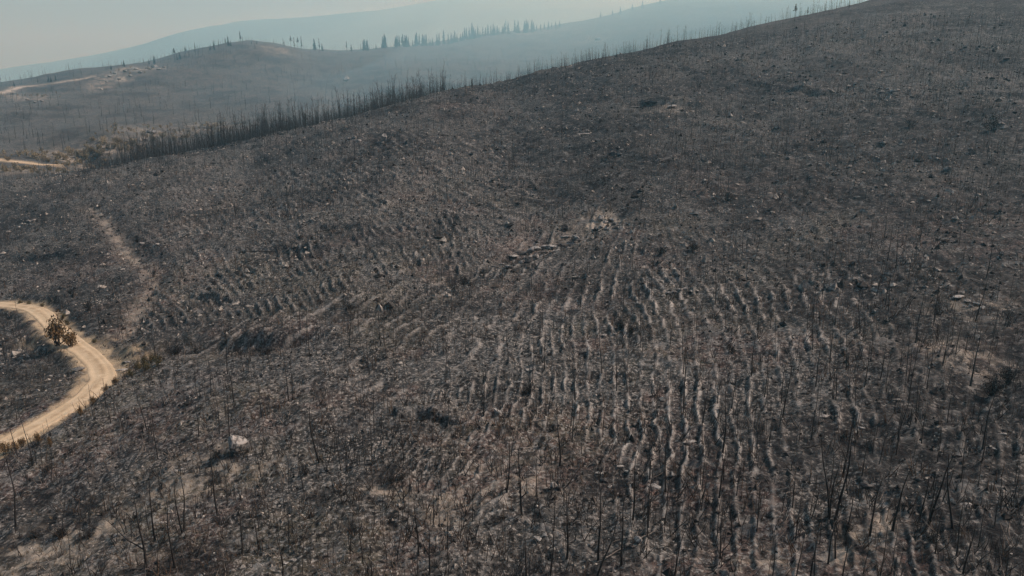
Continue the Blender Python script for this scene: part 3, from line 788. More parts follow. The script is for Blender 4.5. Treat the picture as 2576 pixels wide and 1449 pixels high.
for k, (px, py, w) in enumerate(((1524, 389, 18), (1540, 385, 26), (1556, 390, 18))):
    B(px, py, w, 'black boulder, %s from left in the upper slope dark cluster' % ORD[k], 0.7, mat=M_darkstone)
B(968, 352, 18, 'pale tall rock standing below the left crest', 1.1, 0.9)
B(960, 358, 14, 'dark rock left of the pale tall rock below the crest', 0.8, mat=M_darkstone)
for k, (px, py, w) in enumerate(((878, 354, 14), (891, 352, 16), (903, 358, 12))):
    B(px, py, w, 'blue-grey rock, %s from left in the small pile below the crest' % ORD[k], 0.7)
B(533, 473, 16, 'lone white stone at the foot of the dark grove', 0.6, cat='stone')
for k, (px, py, w) in enumerate(((48, 570, 10), (60, 565, 13), (72, 560, 15), (85, 556, 12), (20, 580, 11))):
    B(px, py, w, 'whitish rock, %s from left in the row at the left edge' % ORD[[1, 2, 3, 4, 0][k]], 0.6)
B(310, 683, 12, 'white stone beside the worn firebreak', 0.7, cat='stone')
B(356, 612, 12, 'white stone right of the upper firebreak, left of a pair', 0.7, cat='stone')
B(396, 616, 11, 'white stone right of the upper firebreak, right of a pair', 0.7, cat='stone')
B(256, 822, 10, 'white stone above the road bend', 0.7, cat='stone')
B(305, 915, 26, 'broad cream slab on the outer verge of the road bend', 0.22, 1.7, 0.3, sink=0.38)
B(322, 898, 18, 'cream slab above the broad one at the road bend', 0.22, 1.6, 0.0, sink=0.38)
B(176, 1110, 18, 'pale rock on the outer verge of the lower road', 0.6)
B(871, 203, 22, 'pale round rock on the hazy far ridge', 0.8, lmin=400)
B(378, 333, 36, 'long white curved rock face at the foot of the far ridge', 0.5, 2.2, -0.6, lmin=400)
B(360, 356, 24, 'pale rock below the long white rock face', 0.7, lmin=380)
B(518, 322, 30, 'white slab streak at the foot of the far ridge', 0.3, 2.6, -0.4, lmin=400)
B(1504, 100, 16, 'white rock on the smoky part of the far ridge', 0.6, lmin=600)
pc = [(268, 205, 10), (275, 192, 14), (290, 186, 12), (300, 196, 12), (315, 182, 14), (328, 190, 11), (342, 176, 12), (352, 184, 14), (370, 172, 12), (388, 168, 18), (398, 176, 14), (412, 166, 10), (256, 222, 9), (70, 252, 10), (88, 260, 12), (105, 256, 10)]
pc.sort()
for k, (px, py, w) in enumerate(pc):
    B(px, py, w, 'cream rock, %s from left on the bare crest of the far ridge' % ORD[k], 0.6, lmin=430, group='rocks on the bare ridge crest')
ss_ = sorted((random.uniform(1500, 2560), random.uniform(120, 520)) for _ in range(30))
ss_ = [q for q in ss_ if q[1] > 183 - (q[0] - 1350) * 0.21 + 40]
for k, (px, py) in enumerate(ss_):
    B(px, py, random.uniform(7, 12), 'small pale stone, %s from left on the upper right slope' % ORD[k], random.uniform(.5, .8), cat='stone', group='small stones on the upper right slope', name='stone')

# ------------------------------------------------------------------ burnt saplings: the largest three hundred, one by one
class Sap: pass
saps = []
for k in range(16):
    r = np.random.default_rng(100 + k); s = Sap()
    fork = k in (3, 9, 13); kink = r.uniform(-0.14, 0.14) if k in (5, 11) else 0.0
    lean = r.normal(0, 0.022, 2) * (2.4 if k in (2, 7) else 1)
    s.look = 'forked' if fork else ('kinked' if kink else ('leaning' if k in (2, 7) else 'straight'))
    h = 5.0; line = stem_line(r, h, 0.02, lean, 10, kink)
    rad = 0.060 * (1 - 0.82 * np.clip(line[:, 2] / h, 0, 1) ** 0.8); rad[0] *= 1.35
    parts = [tube(line, rad, 6)]
    if fork:
        i = int(r.integers(3, 6)); b = branch_line(r, line[i], r.uniform(0, 6.28), R(68), h * 0.5, 5)
        parts.append(tube(b, np.linspace(rad[i] * 0.8, 0.012, 6), 5))
    s.trunk = join(parts)
    nb_ = [4, 7, 3, 5, 9, 3, 6, 4, 10, 6, 3, 4, 8, 5, 3, 12][k]
    s.twiggy = nb_ >= 8
    s.br = []
    for q in range(nb_):
        i = int(r.integers(3, 10)); ln = h * r.uniform(0.08, 0.22) * (1.25 - i / 14) * (1.5 if s.twiggy else 1)
        b = branch_line(r, line[i], r.uniform(0, 6.28), R(r.uniform(5, 50)), ln, 4)
        tb = [tube(b, np.linspace(0.015, 0.004, 5), 4)]
        for _ in range(2):
            c = branch_line(r, b[int(r.integers(1, 4))], r.uniform(0, 6.28), R(r.uniform(0, 45)), ln * 0.45, 2)
            tb.append(tube(c, np.linspace(0.009, 0.003, 3), 3))
        s.br.append(join(tb))
    s.me_trunk = mesh_from('trunk', *s.trunk, True); s.me_trunk.materials.append(M_char)
    s.me_br = []
    for b in s.br:
        m_ = mesh_from('branch', *b, True); m_.materials.append(M_char); s.me_br.append(m_)
    s.me_all = mesh_from('burnt_sapling', *join([s.trunk] + s.br), True); s.me_all.materials.append(M_char)
    saps.append(s)

# seen in the photograph: foot of the stem and how tall it stands there
seen = [(2041, 1098, 140), (2096, 1326, 238), (2308, 1316, 160), (2038, 1449, 150), (2003, 1449, 135), (1903, 1136, 88), (1936, 1096, 100), (1961, 1066, 86), (2288, 1070, 96), (2386, 1043, 105), (2090, 1210, 118), (2060, 1373, 92),
        (1816, 1410, 68), (1843, 1333, 135), (2196, 1123, 84), (1943, 1446, 120), (873, 1180, 92), (905, 1166, 85), (918, 1166, 80), (966, 1150, 78), (1053, 1233, 88), (1046, 1222, 70), (1110, 1250, 92), (1130, 1225, 95), (1236, 1178, 92), (1188, 1300, 112),
        (1303, 1093, 56), (1361, 1291, 100), (1404, 1220, 84), (1396, 1216, 80), (1619, 1295, 72), (1082, 1306, 68), (913, 1421, 138), (881, 1393, 112), (973, 1403, 100), (998, 1405, 118), (1080, 1448, 150), (1048, 1449, 86), (1135, 1366, 84), (1158, 1350, 84),
        (1281, 1346, 62), (1244, 1303, 54), (1344, 1300, 70), (1272, 1228, 50), (43, 1063, 68), (397, 1158, 118), (382, 1140, 64), (402, 1230, 76), (468, 1040, 62), (658, 1045, 86), (803, 1160, 165), (786, 1100, 70), (853, 1117, 80), (556, 1223, 42), (292, 1243, 42),
        (643, 1250, 52), (726, 1236, 75), (513, 1270, 40), (301, 1430, 60), (573, 1449, 68), (440, 1297, 52), (781, 1413, 70), (1221, 845, 68), (1278, 911, 96), (1328, 897, 68), (1325, 750, 48), (1358, 853, 84), (1121, 960, 88), (1061, 860, 62), (1171, 877, 66),
        (995, 883, 58), (1463, 528, 56), (1428, 534, 48), (1388, 536, 48), (1498, 643, 58), (1498, 800, 42), (1486, 797, 40), (1798, 776, 95), (1900, 650, 52), (2223, 600, 82), (2163, 687, 50), (2125, 777, 36), (2053, 820, 48), (1903, 866, 98), (2113, 880, 60),
        (2213, 956, 104), (2283, 963, 98), (1910, 963, 62), (1738, 880, 55), (1993, 757, 26), (320, 1350, 30), (1478, 1330, 60), (1700, 1330, 75), (1720, 1449, 90), (1560, 1449, 85), (2240, 1449, 120), (2420, 1449, 150), (2500, 1330, 110), (2460, 1220, 90), (2550, 1250, 100), (2170, 1449, 100)]
cand = []
for px, py, hp in seen:
    x, y = ground_at(px, py); d = project(x, y, float(hz(x, y)))[2]
    cand.append((x, y, hp * d / F / 0.95, True))
NS = 24000
lx = rng.uniform(-0.74, 0.74, NS); lr = np.sqrt(rng.uniform(36 ** 2, 335 ** 2, NS))
sx, sy = lr * np.sin(lx), lr * np.cos(lx)
dens = 0.22 + 0.45 * sstep(130, 80, lr) + 1.1 * sstep(-0.15, 0.35, fbm(sx, sy, 22, 3, 201)) + 0.8 * sstep(260, 330, lr)
dens *= np.where(np.abs(sample(np.minimum(np.where(np.isfinite(d_road), d_road, 9), 9), sx, sy)) < 3.2, 0, 1)
dens *= 1 - 0.8 * sample(np.clip(pale + sand, 0, 1), sx, sy)
keep = rng.uniform(0, 1.5, NS) < dens
sx, sy = sx[keep], sy[keep]
# planted along the furrows: stand on the line
GT, GL = np.cos(AZ), np.sin(AZ)
def to_row(x, y):
    w = sample(fur_w, x, y) > 0.25
    f_ = sample(PH, x, y); e = 0.47 - (f_ - np.floor(f_))
    g1, g2 = sample(gpx, x, y), sample(gpl, x, y); g = g1 * g1 + g2 * g2 + 1e-6
    a = np.arctan2(x, y); dt, dl = np.clip(e * g1 / g, -1.5, 1.5) * w, np.clip(e * g2 / g, -1.5, 1.5) * w
    return x + dt * np.cos(a) + dl * np.sin(a), y - dt * np.sin(a) + dl * np.cos(a)
sx, sy = to_row(sx, sy)
sh = np.clip(rng.lognormal(math.log(2.6), 0.38, len(sx)), 1.0, 5.6)
spx, spy, sdp = project(sx, sy, hz(sx, sy))
inside = (spx > 5) & (spx < W - 5) & (spy > 0) & (spy < H + 60)
app = np.where(inside, sh / sdp, 0)
order = np.argsort(-app)
n_more = 300 - len(cand)
pick = order[:n_more]; rest = order[n_more:]
for i in pick: cand.append((sx[i], sy[i], sh[i], False))
ZR = ['the bottom', 'the lower slope', 'the middle slope', 'the upper slope']
ZONE = [['in the bottom left corner', 'at the bottom edge left of centre', 'at the bottom edge in the centre', 'at the bottom edge right of centre', 'in the bottom right corner'],
        ['on the slope below the dirt road', 'right of the largest grey boulder', 'among the diagonal furrows', 'among the black rubble and straight furrows', 'on the dark lower right slope'],
        ['around the dirt road bend', 'on the slope right of the road bend', 'on the central slope below the outcrop', 'on the furrows right of centre', 'on the dark slope at the right edge'],
        ['near the worn firebreak at left', 'above the dark gully left of centre', 'around the central slab outcrop', 'right of the central outcrop', 'above the curved furrows at right']]
zones = {}
for i, (x, y, h, sn) in enumerate(cand):
    px, py, d = project(x, y, float(hz(x, y)))
    rz_ = 0 if py > 1270 else 1 if py > 1080 else 2 if py > 880 else 3
    zones.setdefault((rz_, int(np.clip(px // 515, 0, 4))), []).append((px, i, d))
for (ra, ca_), lst in zones.items():
    lst.sort()
    for k, (px, i, d) in enumerate(lst):
        x, y, h, sn = cand[i]
        hp = h / d * F
        if px > 1850 and sn and hp > 92: s = saps[[4, 8, 12, 15][i % 4]]
        else: s = saps[random.randrange(16)]
        size = 'tall' if hp > 95 else ('short' if hp < 48 else 'thin')
        label = '%s %s charred sapling, %s from left %s' % (size, 'twiggy' if s.twiggy else s.look, ORD[k], ZONE[ra][ca_])
        base = (x, y, float(hz(x, y)) - 0.05)
        f_ = h / 5.0; th = 1.0 + 0.15 * random.random() + (0.4 if hp > 150 else 0)
        if hp > 62:
            o = bpy.data.objects.new('burnt_sapling', None); C.objects.link(o)
            put('trunk', s.me_trunk, None, o)
            for mb in s.me_br: put('branch', mb, None, o)
        else:
            o = put('burnt_sapling', s.me_all, None)
        o.location = base; o.scale = (f_ * th, f_ * th, f_)
        o.rotation_euler = (random.gauss(0, 0.02), random.gauss(0, 0.02), random.uniform(0, 6.28))
        o['label'] = label; o['category'] = 'sapling'; o['group'] = 'charred saplings on the hillside'

# the rest of the stems, past counting
def stem_proto(seed, h, r0, nbr, sides=3, segs=3, brl=0.16, up=(10, 50), wob=0.018):
    r = np.random.default_rng(seed)
    line = stem_line(r, h, wob, r.normal(0, 0.03, 2), segs)
    parts = [tube(line, np.linspace(r0, r0 * 0.3, segs + 1), sides)]
    for _ in range(nbr):
        i = int(r.integers(1, segs + 1)); p = line[i] * r.uniform(0.8, 1.0) + line[i - 1] * 0.0
        p = line[i - 1] + (line[i] - line[i - 1]) * r.uniform(0.2, 1)
        b = branch_line(r, p, r.uniform(0, 6.28), R(r.uniform(*up)), h * brl * r.uniform(0.6, 1.3), 1)
        parts.append(tube(b, [r0 * 0.35, r0 * 0.12], 3))
    return join(parts)
def stems(name, protos, x, y, scale, mat, label, cat, tiltsd=0.05):
    m = len(x)
    V, Fq = merge(protos, rng.integers(0, len(protos), m), on_land(x, y, 0.05), scale, rng.uniform(0, 6.28, m), rng.normal(0, tiltsd, (m, 2)))
    return put(name, mesh_from(name, V, Fq, True), mat, kind='stuff', label=label, category=cat)
pr = [stem_proto(300 + k, 5.0, 0.052, 4, segs=3) for k in range(8)]
ri = rest[rng.uniform(0, 1, len(rest)) < 0.9]
stems('burnt_stems', pr, sx[ri], sy[ri], sh[ri] / 5.0, M_char, 'countless thin charred stems standing over the farther hillside', 'stems')

def scatter(nn, r0, r1, power, a0=-0.76, a1=0.76):
    """points round the camera; power 2 = even over the land, 0 = even in the logarithm of distance"""
    a = rng.uniform(a0, a1, nn); u = rng.uniform(0, 1, nn)
    r_ = (r0 ** power + u * (r1 ** power - r0 ** power)) ** (1 / power) if power else np.exp(math.log(r0) + u * math.log(r1 / r0))
    return r_ * np.sin(a), r_ * np.cos(a)
def off_road(x, y, gap=2.6):
    return sample(np.where(np.isfinite(d_road), np.minimum(d_road, 9), 9), x, y) > gap

# dense burnt wood in the valley behind the left crest, and along the crest
def crest_rho(a):
    ra_ = [math.atan2(*pix_ray(p, q)[:2]) for p, q, _ in crest]
    rr = [d * math.hypot(*pix_ray(p, q)[:2]) for p, q, d in crest]
    return np.interp(a, ra_, rr)
a_lo, a_hi = math.atan2(*pix_ray(170, 420)[:2]), math.atan2(*pix_ray(1120, 240)[:2])
m = 5200
ga = rng.uniform(a_lo, a_hi, m); gr = crest_rho(ga) * (1.02 + 0.5 * rng.uniform(0, 1, m) ** 1.3)
gx, gy = gr * np.sin(ga), gr * np.cos(ga)
gk = rng.uniform(0, 1, m) < sstep(a_lo, a_lo + 0.12, ga) * (0.45 + 0.8 * sstep(-0.2, 0.3, fbm(gx, gy, 25, 2, 211)))
pg = [stem_proto(330 + k, 8.0, 0.085, 16, segs=4, brl=0.17, up=(15, 70), wob=0.03) for k in range(8)]
stems('burnt_wood', pg, gx[gk], gy[gk], np.clip(rng.lognormal(-0.36, 0.42, gk.sum()), 0.25, 1.5), M_char, 'dense dark burnt wood filling the valley behind the left crest', 'wood')
m = 1500
ga = rng.uniform(math.atan2(*pix_ray(980, 260)[:2]), 0.72, m); gr = crest_rho(ga) * rng.normal(1.0, 0.045, m)
gx, gy = gr * np.sin(ga), gr * np.cos(ga)
gk = rng.uniform(0, 1, m) < 0.35 + 0.6 * sstep(-0.2, 0.3, fbm(gx, gy, 18, 2, 213))
pc_ = [stem_proto(350 + k, 5.0, 0.055, 10, segs=3, brl=0.18, up=(15, 70), wob=0.03) for k in range(6)]
stems('crest_stems', pc_, gx[gk], gy[gk], np.clip(rng.lognormal(-0.35, 0.35, gk.sum()), 0.3, 1.4), M_char, 'fringe of charred stems along the hillside crest against the smoke', 'stems')
# fuzz of burnt trees over the far ridge
fx, fy = scatter(9000, 440, 2100, 1.0, -0.72, 0.5)
pf = [stem_proto(370 + k, 8.0, 0.16, 6, segs=2, brl=0.16) for k in range(5)]
fk = rng.uniform(0, 1, len(fx)) < (0.25 + 0.9 * sstep(-0.2, 0.3, fbm(fx, fy, 60, 3, 215))) * (1 - sample(np.clip(pale * 1.3 + sand, 0, 1), fx, fy))
stems('far_burnt_trees', pf, fx[fk], fy[fk], rng.uniform(0.5, 1.1, fk.sum()), M_char, 'haze-veiled mass of burnt trees covering the far ridge', 'trees')

# ------------------------------------------------------------------ pines on the far ridge
def pine_proto(seed, h, w, base, dens_, ragged):
    r = np.random.default_rng(seed)
    line = stem_line(r, h, 0.008, r.normal(0, 0.01, 2), 6)
    trunk = tube(line, np.linspace(0.018 * h, 0.004 * h, 7), 6)
    Q = []
    for k in range(dens_):
        s_ = base + (1 - base) * r.uniform(0, 1) ** 0.9
        env = w * h * (1 - ((s_ - base) / (1 - base)) ** 1.15 * 0.92) * (0.55 + ragged * r.uniform(-0.5, 0.6))
        a = r.uniform(0, 6.28); rr = env * math.sqrt(r.uniform(0.02, 1))
        c = np.array([math.cos(a) * rr, math.sin(a) * rr, s_ * h - 0.25 * rr]); c[:2] += [np.interp(s_ * h, line[:, 2], line[:, 0]), np.interp(s_ * h, line[:, 2], line[:, 1])]
        sz = 0.05 * h * r.uniform(0.6, 1.3) * (1.15 - 0.75 * s_)
        d1 = np.array([math.cos(a), math.sin(a), -0.35]) * sz; d2 = np.cross(d1, [0, 0, 1.0]); d2 = d2 / (np.linalg.norm(d2) + 1e-9) * sz * 0.55
        d2 = d2 + np.array([0, 0, r.normal(0, 0.5) * sz])
        Q.append([c - d1 - d2, c + d1 * 0.6 - d2 * 0.6, c + d1, c - d1 * 0.4 + d2])
    V = np.array(Q).reshape(-1, 3)
    return trunk, (V, np.arange(len(V)).reshape(-1, 4))
pines = []
for k, (w, b, dn, rg) in enumerate(((0.19, 0.08, 520, .5), (0.15, 0.12, 420, .6), (0.23, 0.06, 620, .6), (0.09, 0.45, 220, .8), (0.14, 0.62, 200, .9), (0.2, 0.15, 560, .7), (0.05, 0.3, 120, .9))):
    tr, cr = pine_proto(400 + k, 10.0, w, b, dn, rg)
    mt_ = mesh_from('trunk', *tr, True); mt_.materials.append(M_char)
    mc_ = mesh_from('crown', *cr); mc_.materials.append(M_needle)
    pines.append((mt_, mc_))
def rx_(cx): return (1050 + cx / 4.293) * 0.8583
pl = [(rx_(c), h, k) for c, h, k in ((65, 24, 1), (105, 21, 3), (30, 14, 6), (222, 9, 0), (305, 24, 0), (330, 30, 2), (348, 24, 1), (470, 22, 2), (490, 25, 5), (515, 24, 1), (545, 20, 3), (562, 27, 1), (585, 24, 0), (605, 24, 2), (632, 20, 0), (685, 11, 0), (718, 24, 0), (738, 29, 1),
      (768, 24, 1), (808, 24, 2), (830, 22, 5), (850, 24, 0), (890, 14, 1), (908, 11, 0), (935, 15, 0), (985, 23, 0), (1015, 24, 1), (1075, 32, 1), (1130, 22, 1), (1172, 22, 0), (1195, 16, 5), (1215, 25, 1), (1238, 16, 0), (1285, 13, 5), (1310, 16, 2), (1335, 26, 1), (1360, 24, 1),
      (1400, 24, 0), (1432, 34, 0), (1450, 24, 2), (1475, 18, 5), (1503, 24, 0), (1530, 12, 2), (1565, 20, 1), (1600, 17, 2), (1632, 24, 1), (1665, 21, 1), (1692, 24, 0), (1715, 17, 5), (1745, 18, 2), (1770, 12, 5), (1815, 16, 2), (1835, 22, 5), (1852, 30, 6), (1885, 25, 0), (1968, 28, 1), (1992, 16, 1),
      (2012, 26, 0), (2090, 25, 2), (2112, 27, 5), (2130, 24, 2), (2180, 26, 2), (2205, 20, 5), (2240, 12, 5), (2290, 12, 2), (2340, 14, 5), (2390, 16, 2), (2430, 12, 5), (2480, 15, 2), (2530, 14, 5))]
pl += [((450 + c / 5.152) * 0.8583, h, k) for c, h, k in ((325, 27, 4), (398, 15, 5), (355, 11, 5), (490, 23, 4), (468, 10, 6), (540, 12, 6), (630, 26, 6), (680, 18, 6), (910, 16, 0), (855, 9, 5), (985, 18, 6), (1090, 17, 3), (1128, 21, 1), (1165, 9, 5), (1318, 27, 3), (1345, 15, 6), (1480, 5, 5), (1560, 5, 5), (1815, 11, 6), (1958, 18, 6),
       (2075, 26, 4), (2130, 25, 6), (2180, 25, 4), (2240, 30, 6), (2435, 26, 5), (2505, 29, 6), (2550, 16, 5), (25, 16, 6), (15, 9, 5))]
pl += [(x_, h_, k_) for x_, h_, k_ in ((872, 22, 3), (884, 14, 5), (918, 24, 1), (925, 22, 0), (36, 8, 5), (95, 12, 6), (122, 12, 5), (140, 10, 5), (128, 9, 2), (205, 10, 6), (280, 9, 5), (313, 12, 5), (308, 9, 3), (362, 13, 6), (388, 16, 1), (375, 8, 5), (1560, 14, 2), (1590, 13, 5), (1615, 15, 2), (1510, 13, 5), (1540, 10, 2), (1660, 14, 5), (1700, 13, 2))]
pl.sort()
LOOK = ['dark conical', 'slim dark', 'broad dark', 'thin-topped dark', 'high-crowned dark', 'bushy dark', 'nearly bare']
zz_ = {}
for k, (px, hp, kind) in enumerate(pl):
    zz_.setdefault('over the bare left crest' if px < 420 else 'on the rounded knoll' if px < 745 else 'in the saddle right of the knoll' if px < 925 else 'in the row right of the saddle' if px < 1270 else 'on the rise before the smoke' if px < 1480 else 'in the smoky top of the row', []).append((px, hp, kind))
for zn, lst in zz_.items():
    for k, (px, hp, kind) in enumerate(lst):
        py = float(np.interp(px, [q[0] for q in ridge], [q[1] for q in ridge])) + 6
        x, y = ground_at(px, py, 450); d = project(x, y, float(hz(x, y)))[2]
        h = (hp + 5) * d / F
        o = bpy.data.objects.new('pine_tree', None); C.objects.link(o)
        put('trunk', pines[kind][0], None, o); put('crown', pines[kind][1], None, o)
        o.location = (x, y, float(hz(x, y)) - 0.3); o.scale = (h / 10 * 1.05, h / 10 * 1.05, h / 10); o.rotation_euler = (0, 0, random.uniform(0, 6.28))
        o['label'] = '%s pine, %s from left %s' % (LOOK[kind], ORD[k], zn); o['category'] = 'tree'; o['group'] = 'pines along the far ridge'
# a few charred trees that keep a thin crown on the hillside crest
for k, (px, py, hp, kind, lab) in enumerate(((1998, 50, 42, 4, 'burnt tree with a ragged crown standing out on the upper crest'), (2030, 42, 26, 3, 'smaller burnt tree right of the ragged one on the crest'), (1187, 222, 34, 3, 'dark narrow tree on the crest left of centre'),
                                             (1035, 262, 28, 3, 'dark narrow tree at the right end of the dense burnt wood'), (2134, 22, 22, 6, 'bare burnt tree on the crest near the top edge'), (770, 322, 40, 3, 'dark taller tree within the dense burnt wood'), (672, 335, 36, 5, 'dark bushy tree within the dense burnt wood'))):
    x, y = ground_at(px, py + 3, 200); d = project(x, y, float(hz(x, y)))[2]; h = hp * d / F
    o = bpy.data.objects.new('burnt_tree', None); C.objects.link(o)
    put('trunk', pines[kind][0], None, o); put('crown', pines[kind][1], None, o)
    o.location = (x, y, float(hz(x, y)) - 0.2); o.scale = (h / 10,) * 3; o.rotation_euler = (0, 0, k * 1.3)
    o['label'] = lab; o['category'] = 'tree'

# ------------------------------------------------------------------ bushes
def bush_proto(seed, nst, leaf, n_leaf, spread, leaf_top):
    r = np.random.default_rng(seed); st = []; tips = []
    for k in range(nst):
        b = branch_line(r, (r.normal(0, .06), r.normal(0, .06), -0.05), r.uniform(0, 6.28), R(r.uniform(35, 85)), r.uniform(0.6, 1.05), 5)
        st.append(tube(b, np.linspace(0.022, 0.006, 6), 4)); tips.append(b)
        for _ in range(3):
            c = branch_line(r, b[int(r.integers(2, 5))], r.uniform(0, 6.28), R(r.uniform(20, 75)), r.uniform(0.2, 0.45), 3)
            st.append(tube(c, np.linspace(0.010, 0.003, 4), 3)); tips.append(c)
    Q = []
    for k in range(n_leaf):
        t = tips[int(r.integers(0, len(tips)))]
        u = r.uniform(leaf_top, 1.0) * (len(t) - 1); i = min(int(u), len(t) - 2)
        c = t[i] + (t[i + 1] - t[i]) * (u - i) + r.normal(0, spread, 3)
        c[2] = max(c[2], 0.0)
        d1 = r.normal(size=3); d1 *= leaf / np.linalg.norm(d1); d2 = np.cross(d1, r.normal(size=3)); d2 *= leaf * 0.5 / (np.linalg.norm(d2) + 1e-9)
        Q.append([c - d1, c - d2, c + d1, c + d2])
    V = np.array(Q).reshape(-1, 3)
    return st, (V, np.arange(len(V)).reshape(-1, 4))
bushes = {}
for kind, ml, mst, par in (('brown', M_brownleaf, M_char, (11, 0.06, 800, 0.08, 0.45)), ('olive', M_oliveleaf, M_brownstem, (9, 0.045, 1100, 0.09, 0.25)), ('tan', M_tanleaf, M_brownstem, (8, 0.06, 700, 0.09, 0.25)), ('black', M_blackleaf, M_char, (14, 0.035, 700, 0.09, 0.15))):
    for v_ in range(2):
        st, lf = bush_proto(600 + v_ + 7 * len(bushes), *par)
        ms_ = []
        main = [mesh_from('stem', *join(st[k:k + 4]), True) for k in range(0, len(st), 4)]
        for q in main: q.materials.append(mst)
        ml_ = mesh_from('foliage', *lf); ml_.materials.append(ml)
        bushes.setdefault(kind, []).append((main, ml_))
def bush(px, py, wpx, hpx, kind, label, lmin=0, group=None):
    x, y = ground_at(px, py, lmin); d = project(x, y, float(hz(x, y)))[2]
    w, h = wpx * d / F, hpx * d / F
    main, lf = bushes[kind][random.randrange(2)]
    o = bpy.data.objects.new('bush', None); C.objects.link(o)
    for q in main: put('stem', q, None, o)
    put('foliage', lf, None, o)
    o.location = (x, y, float(hz(x, y)) - 0.03); o.scale = (w / 1.6, w / 1.6, h / 1.0); o.rotation_euler = (0, 0, random.uniform(0, 6.28))
    o['label'] = label; o['category'] = 'bush'
    if group: o['group'] = group
bush(146, 876, 84, 74, 'brown', 'tall scorched bush with brown leaves in front of the road')
bush(178, 874, 56, 46, 'brown', 'lower scorched bush at the right of the tall roadside one')
for k, (px, py, w, h) in enumerate(((345, 930, 36, 24), (362, 912, 40, 28), (385, 905, 34, 22), (372, 935, 36, 22), (398, 925, 36, 24), (330, 950, 28, 20))):
    bush(px, py, w, h, 'olive', 'olive-brown bush outside the road bend, %s from left' % ORD[[1, 2, 4, 3, 5, 0][k]], group='bushes outside the road bend')
for k, (px, py, w, h) in enumerate(((14, 1150, 36, 40), (38, 1140, 30, 32), (58, 1128, 26, 30), (100, 1128, 26, 30), (128, 1132, 22, 30), (205, 1052, 26, 24), (235, 1020, 24, 22), (268, 985, 28, 24), (288, 955, 26, 22))):
    bush(px, py, w, h, 'brown', 'scorched bush along the outer road verge, %s from left' % ORD[k], group='bushes along the outer verge')
for k, (px, py, w, h) in enumerate(((50, 762, 20, 10), (72, 764, 20, 12), (105, 768, 18, 10), (158, 800, 22, 16), (170, 815, 22, 16), (235, 855, 20, 12))):
    bush(px, py, w, h, 'olive', 'small green-brown bush on the bank above the road, %s from left' % ORD[k], group='bushes on the upper road bank')
tb = [(22, 400, 22, 12), (120, 405, 20, 14), (148, 396, 26, 20), (165, 400, 24, 22), (178, 388, 26, 26), (200, 392, 26, 22), (214, 400, 30, 24), (232, 385, 26, 22), (250, 392, 26, 20), (285, 372, 26, 18), (300, 360, 24, 18), (335, 365, 24, 20), (350, 375, 20, 16), (385, 352, 22, 18), (410, 345, 22, 18), (440, 352, 22, 16), (470, 345, 20, 14), (60, 425, 16, 12), (95, 432, 16, 10)]
tb.sort()
for k, (px, py, w, h) in enumerate(tb):
    bush(px, py + 4, w, h, 'tan', 'dry tan bush by the valley road and wood, %s from left' % ORD[k], lmin=290, group='tan bushes across the valley')
bb = [(1170, 698, 60, 30, 'left of the central outcrop'), (1215, 672, 40, 22, 'upslope of the one left of the central outcrop'), (440, 880, 60, 34, 'left in the dark gully'), (490, 872, 50, 24, 'second from left in the dark gully'), (600, 872, 56, 24, 'third from left in the dark gully'), (668, 866, 50, 24, 'fourth from left in the dark gully'),
      (880, 775, 50, 24, 'where the gully climbs left of centre'), (2500, 970, 90, 55, 'largest at the right edge, lower one'), (2540, 940, 80, 50, 'largest at the right edge, upper one'), (2500, 330, 60, 44, 'high on the slope near the right edge'), (2290, 318, 50, 22, 'high on the slope left of the right edge one'), (1330, 985, 60, 30, 'beside the white slab at centre'),
      (1560, 828, 60, 34, 'among furrows right of centre, left one'), (1590, 838, 46, 26, 'among furrows right of centre, right one'), (985, 1215, 44, 30, 'left of the diagonal furrows, tall one'), (1010, 1205, 36, 26, 'left of the diagonal furrows, small one'), (150, 1345, 80, 36, 'in the bottom left, middle one'), (85, 1352, 60, 28, 'in the bottom left, left one'),
      (225, 1345, 56, 26, 'in the bottom left, right one'), (180, 745, 30, 20, 'on the slope above the road, left'), (225, 790, 40, 32, 'on the slope above the road, right'), (545, 1148, 40, 24, 'beside the largest grey boulder'), (85, 1185, 40, 24, 'below the lower road, left one'), (120, 1188, 40, 22, 'below the lower road, right one'), (180, 1140, 20, 10, 'at the lower road verge'),
      (1830, 505, 50, 24, 'on the upper slope right of centre'), (1840, 895, 40, 24, 'in the right furrows'), (2360, 800, 60, 30, 'left of the right rubble heap'), (2345, 1370, 80, 44, 'in the dark bottom right slope'), (2130, 1340, 50, 40, 'left in the bottom right furrows'), (770, 1195, 50, 36, 'right of the largest grey boulder'), (345, 608, 26, 16, 'beside the upper firebreak'),
      (385, 690, 22, 20, 'beside the middle firebreak'), (1060, 1048, 50, 20, 'by the black ledge left of centre'), (1100, 1045, 40, 16, 'right end of the black ledge'), (1660, 640, 60, 26, 'in the dark thicket right of the outcrop, left one'), (1740, 630, 60, 26, 'in the dark thicket right of the outcrop, right one')]
for px, py, w, h, lab in bb:
    bush(px, py, w, h, 'black', 'black burnt bush ' + lab, group='black burnt bushes')

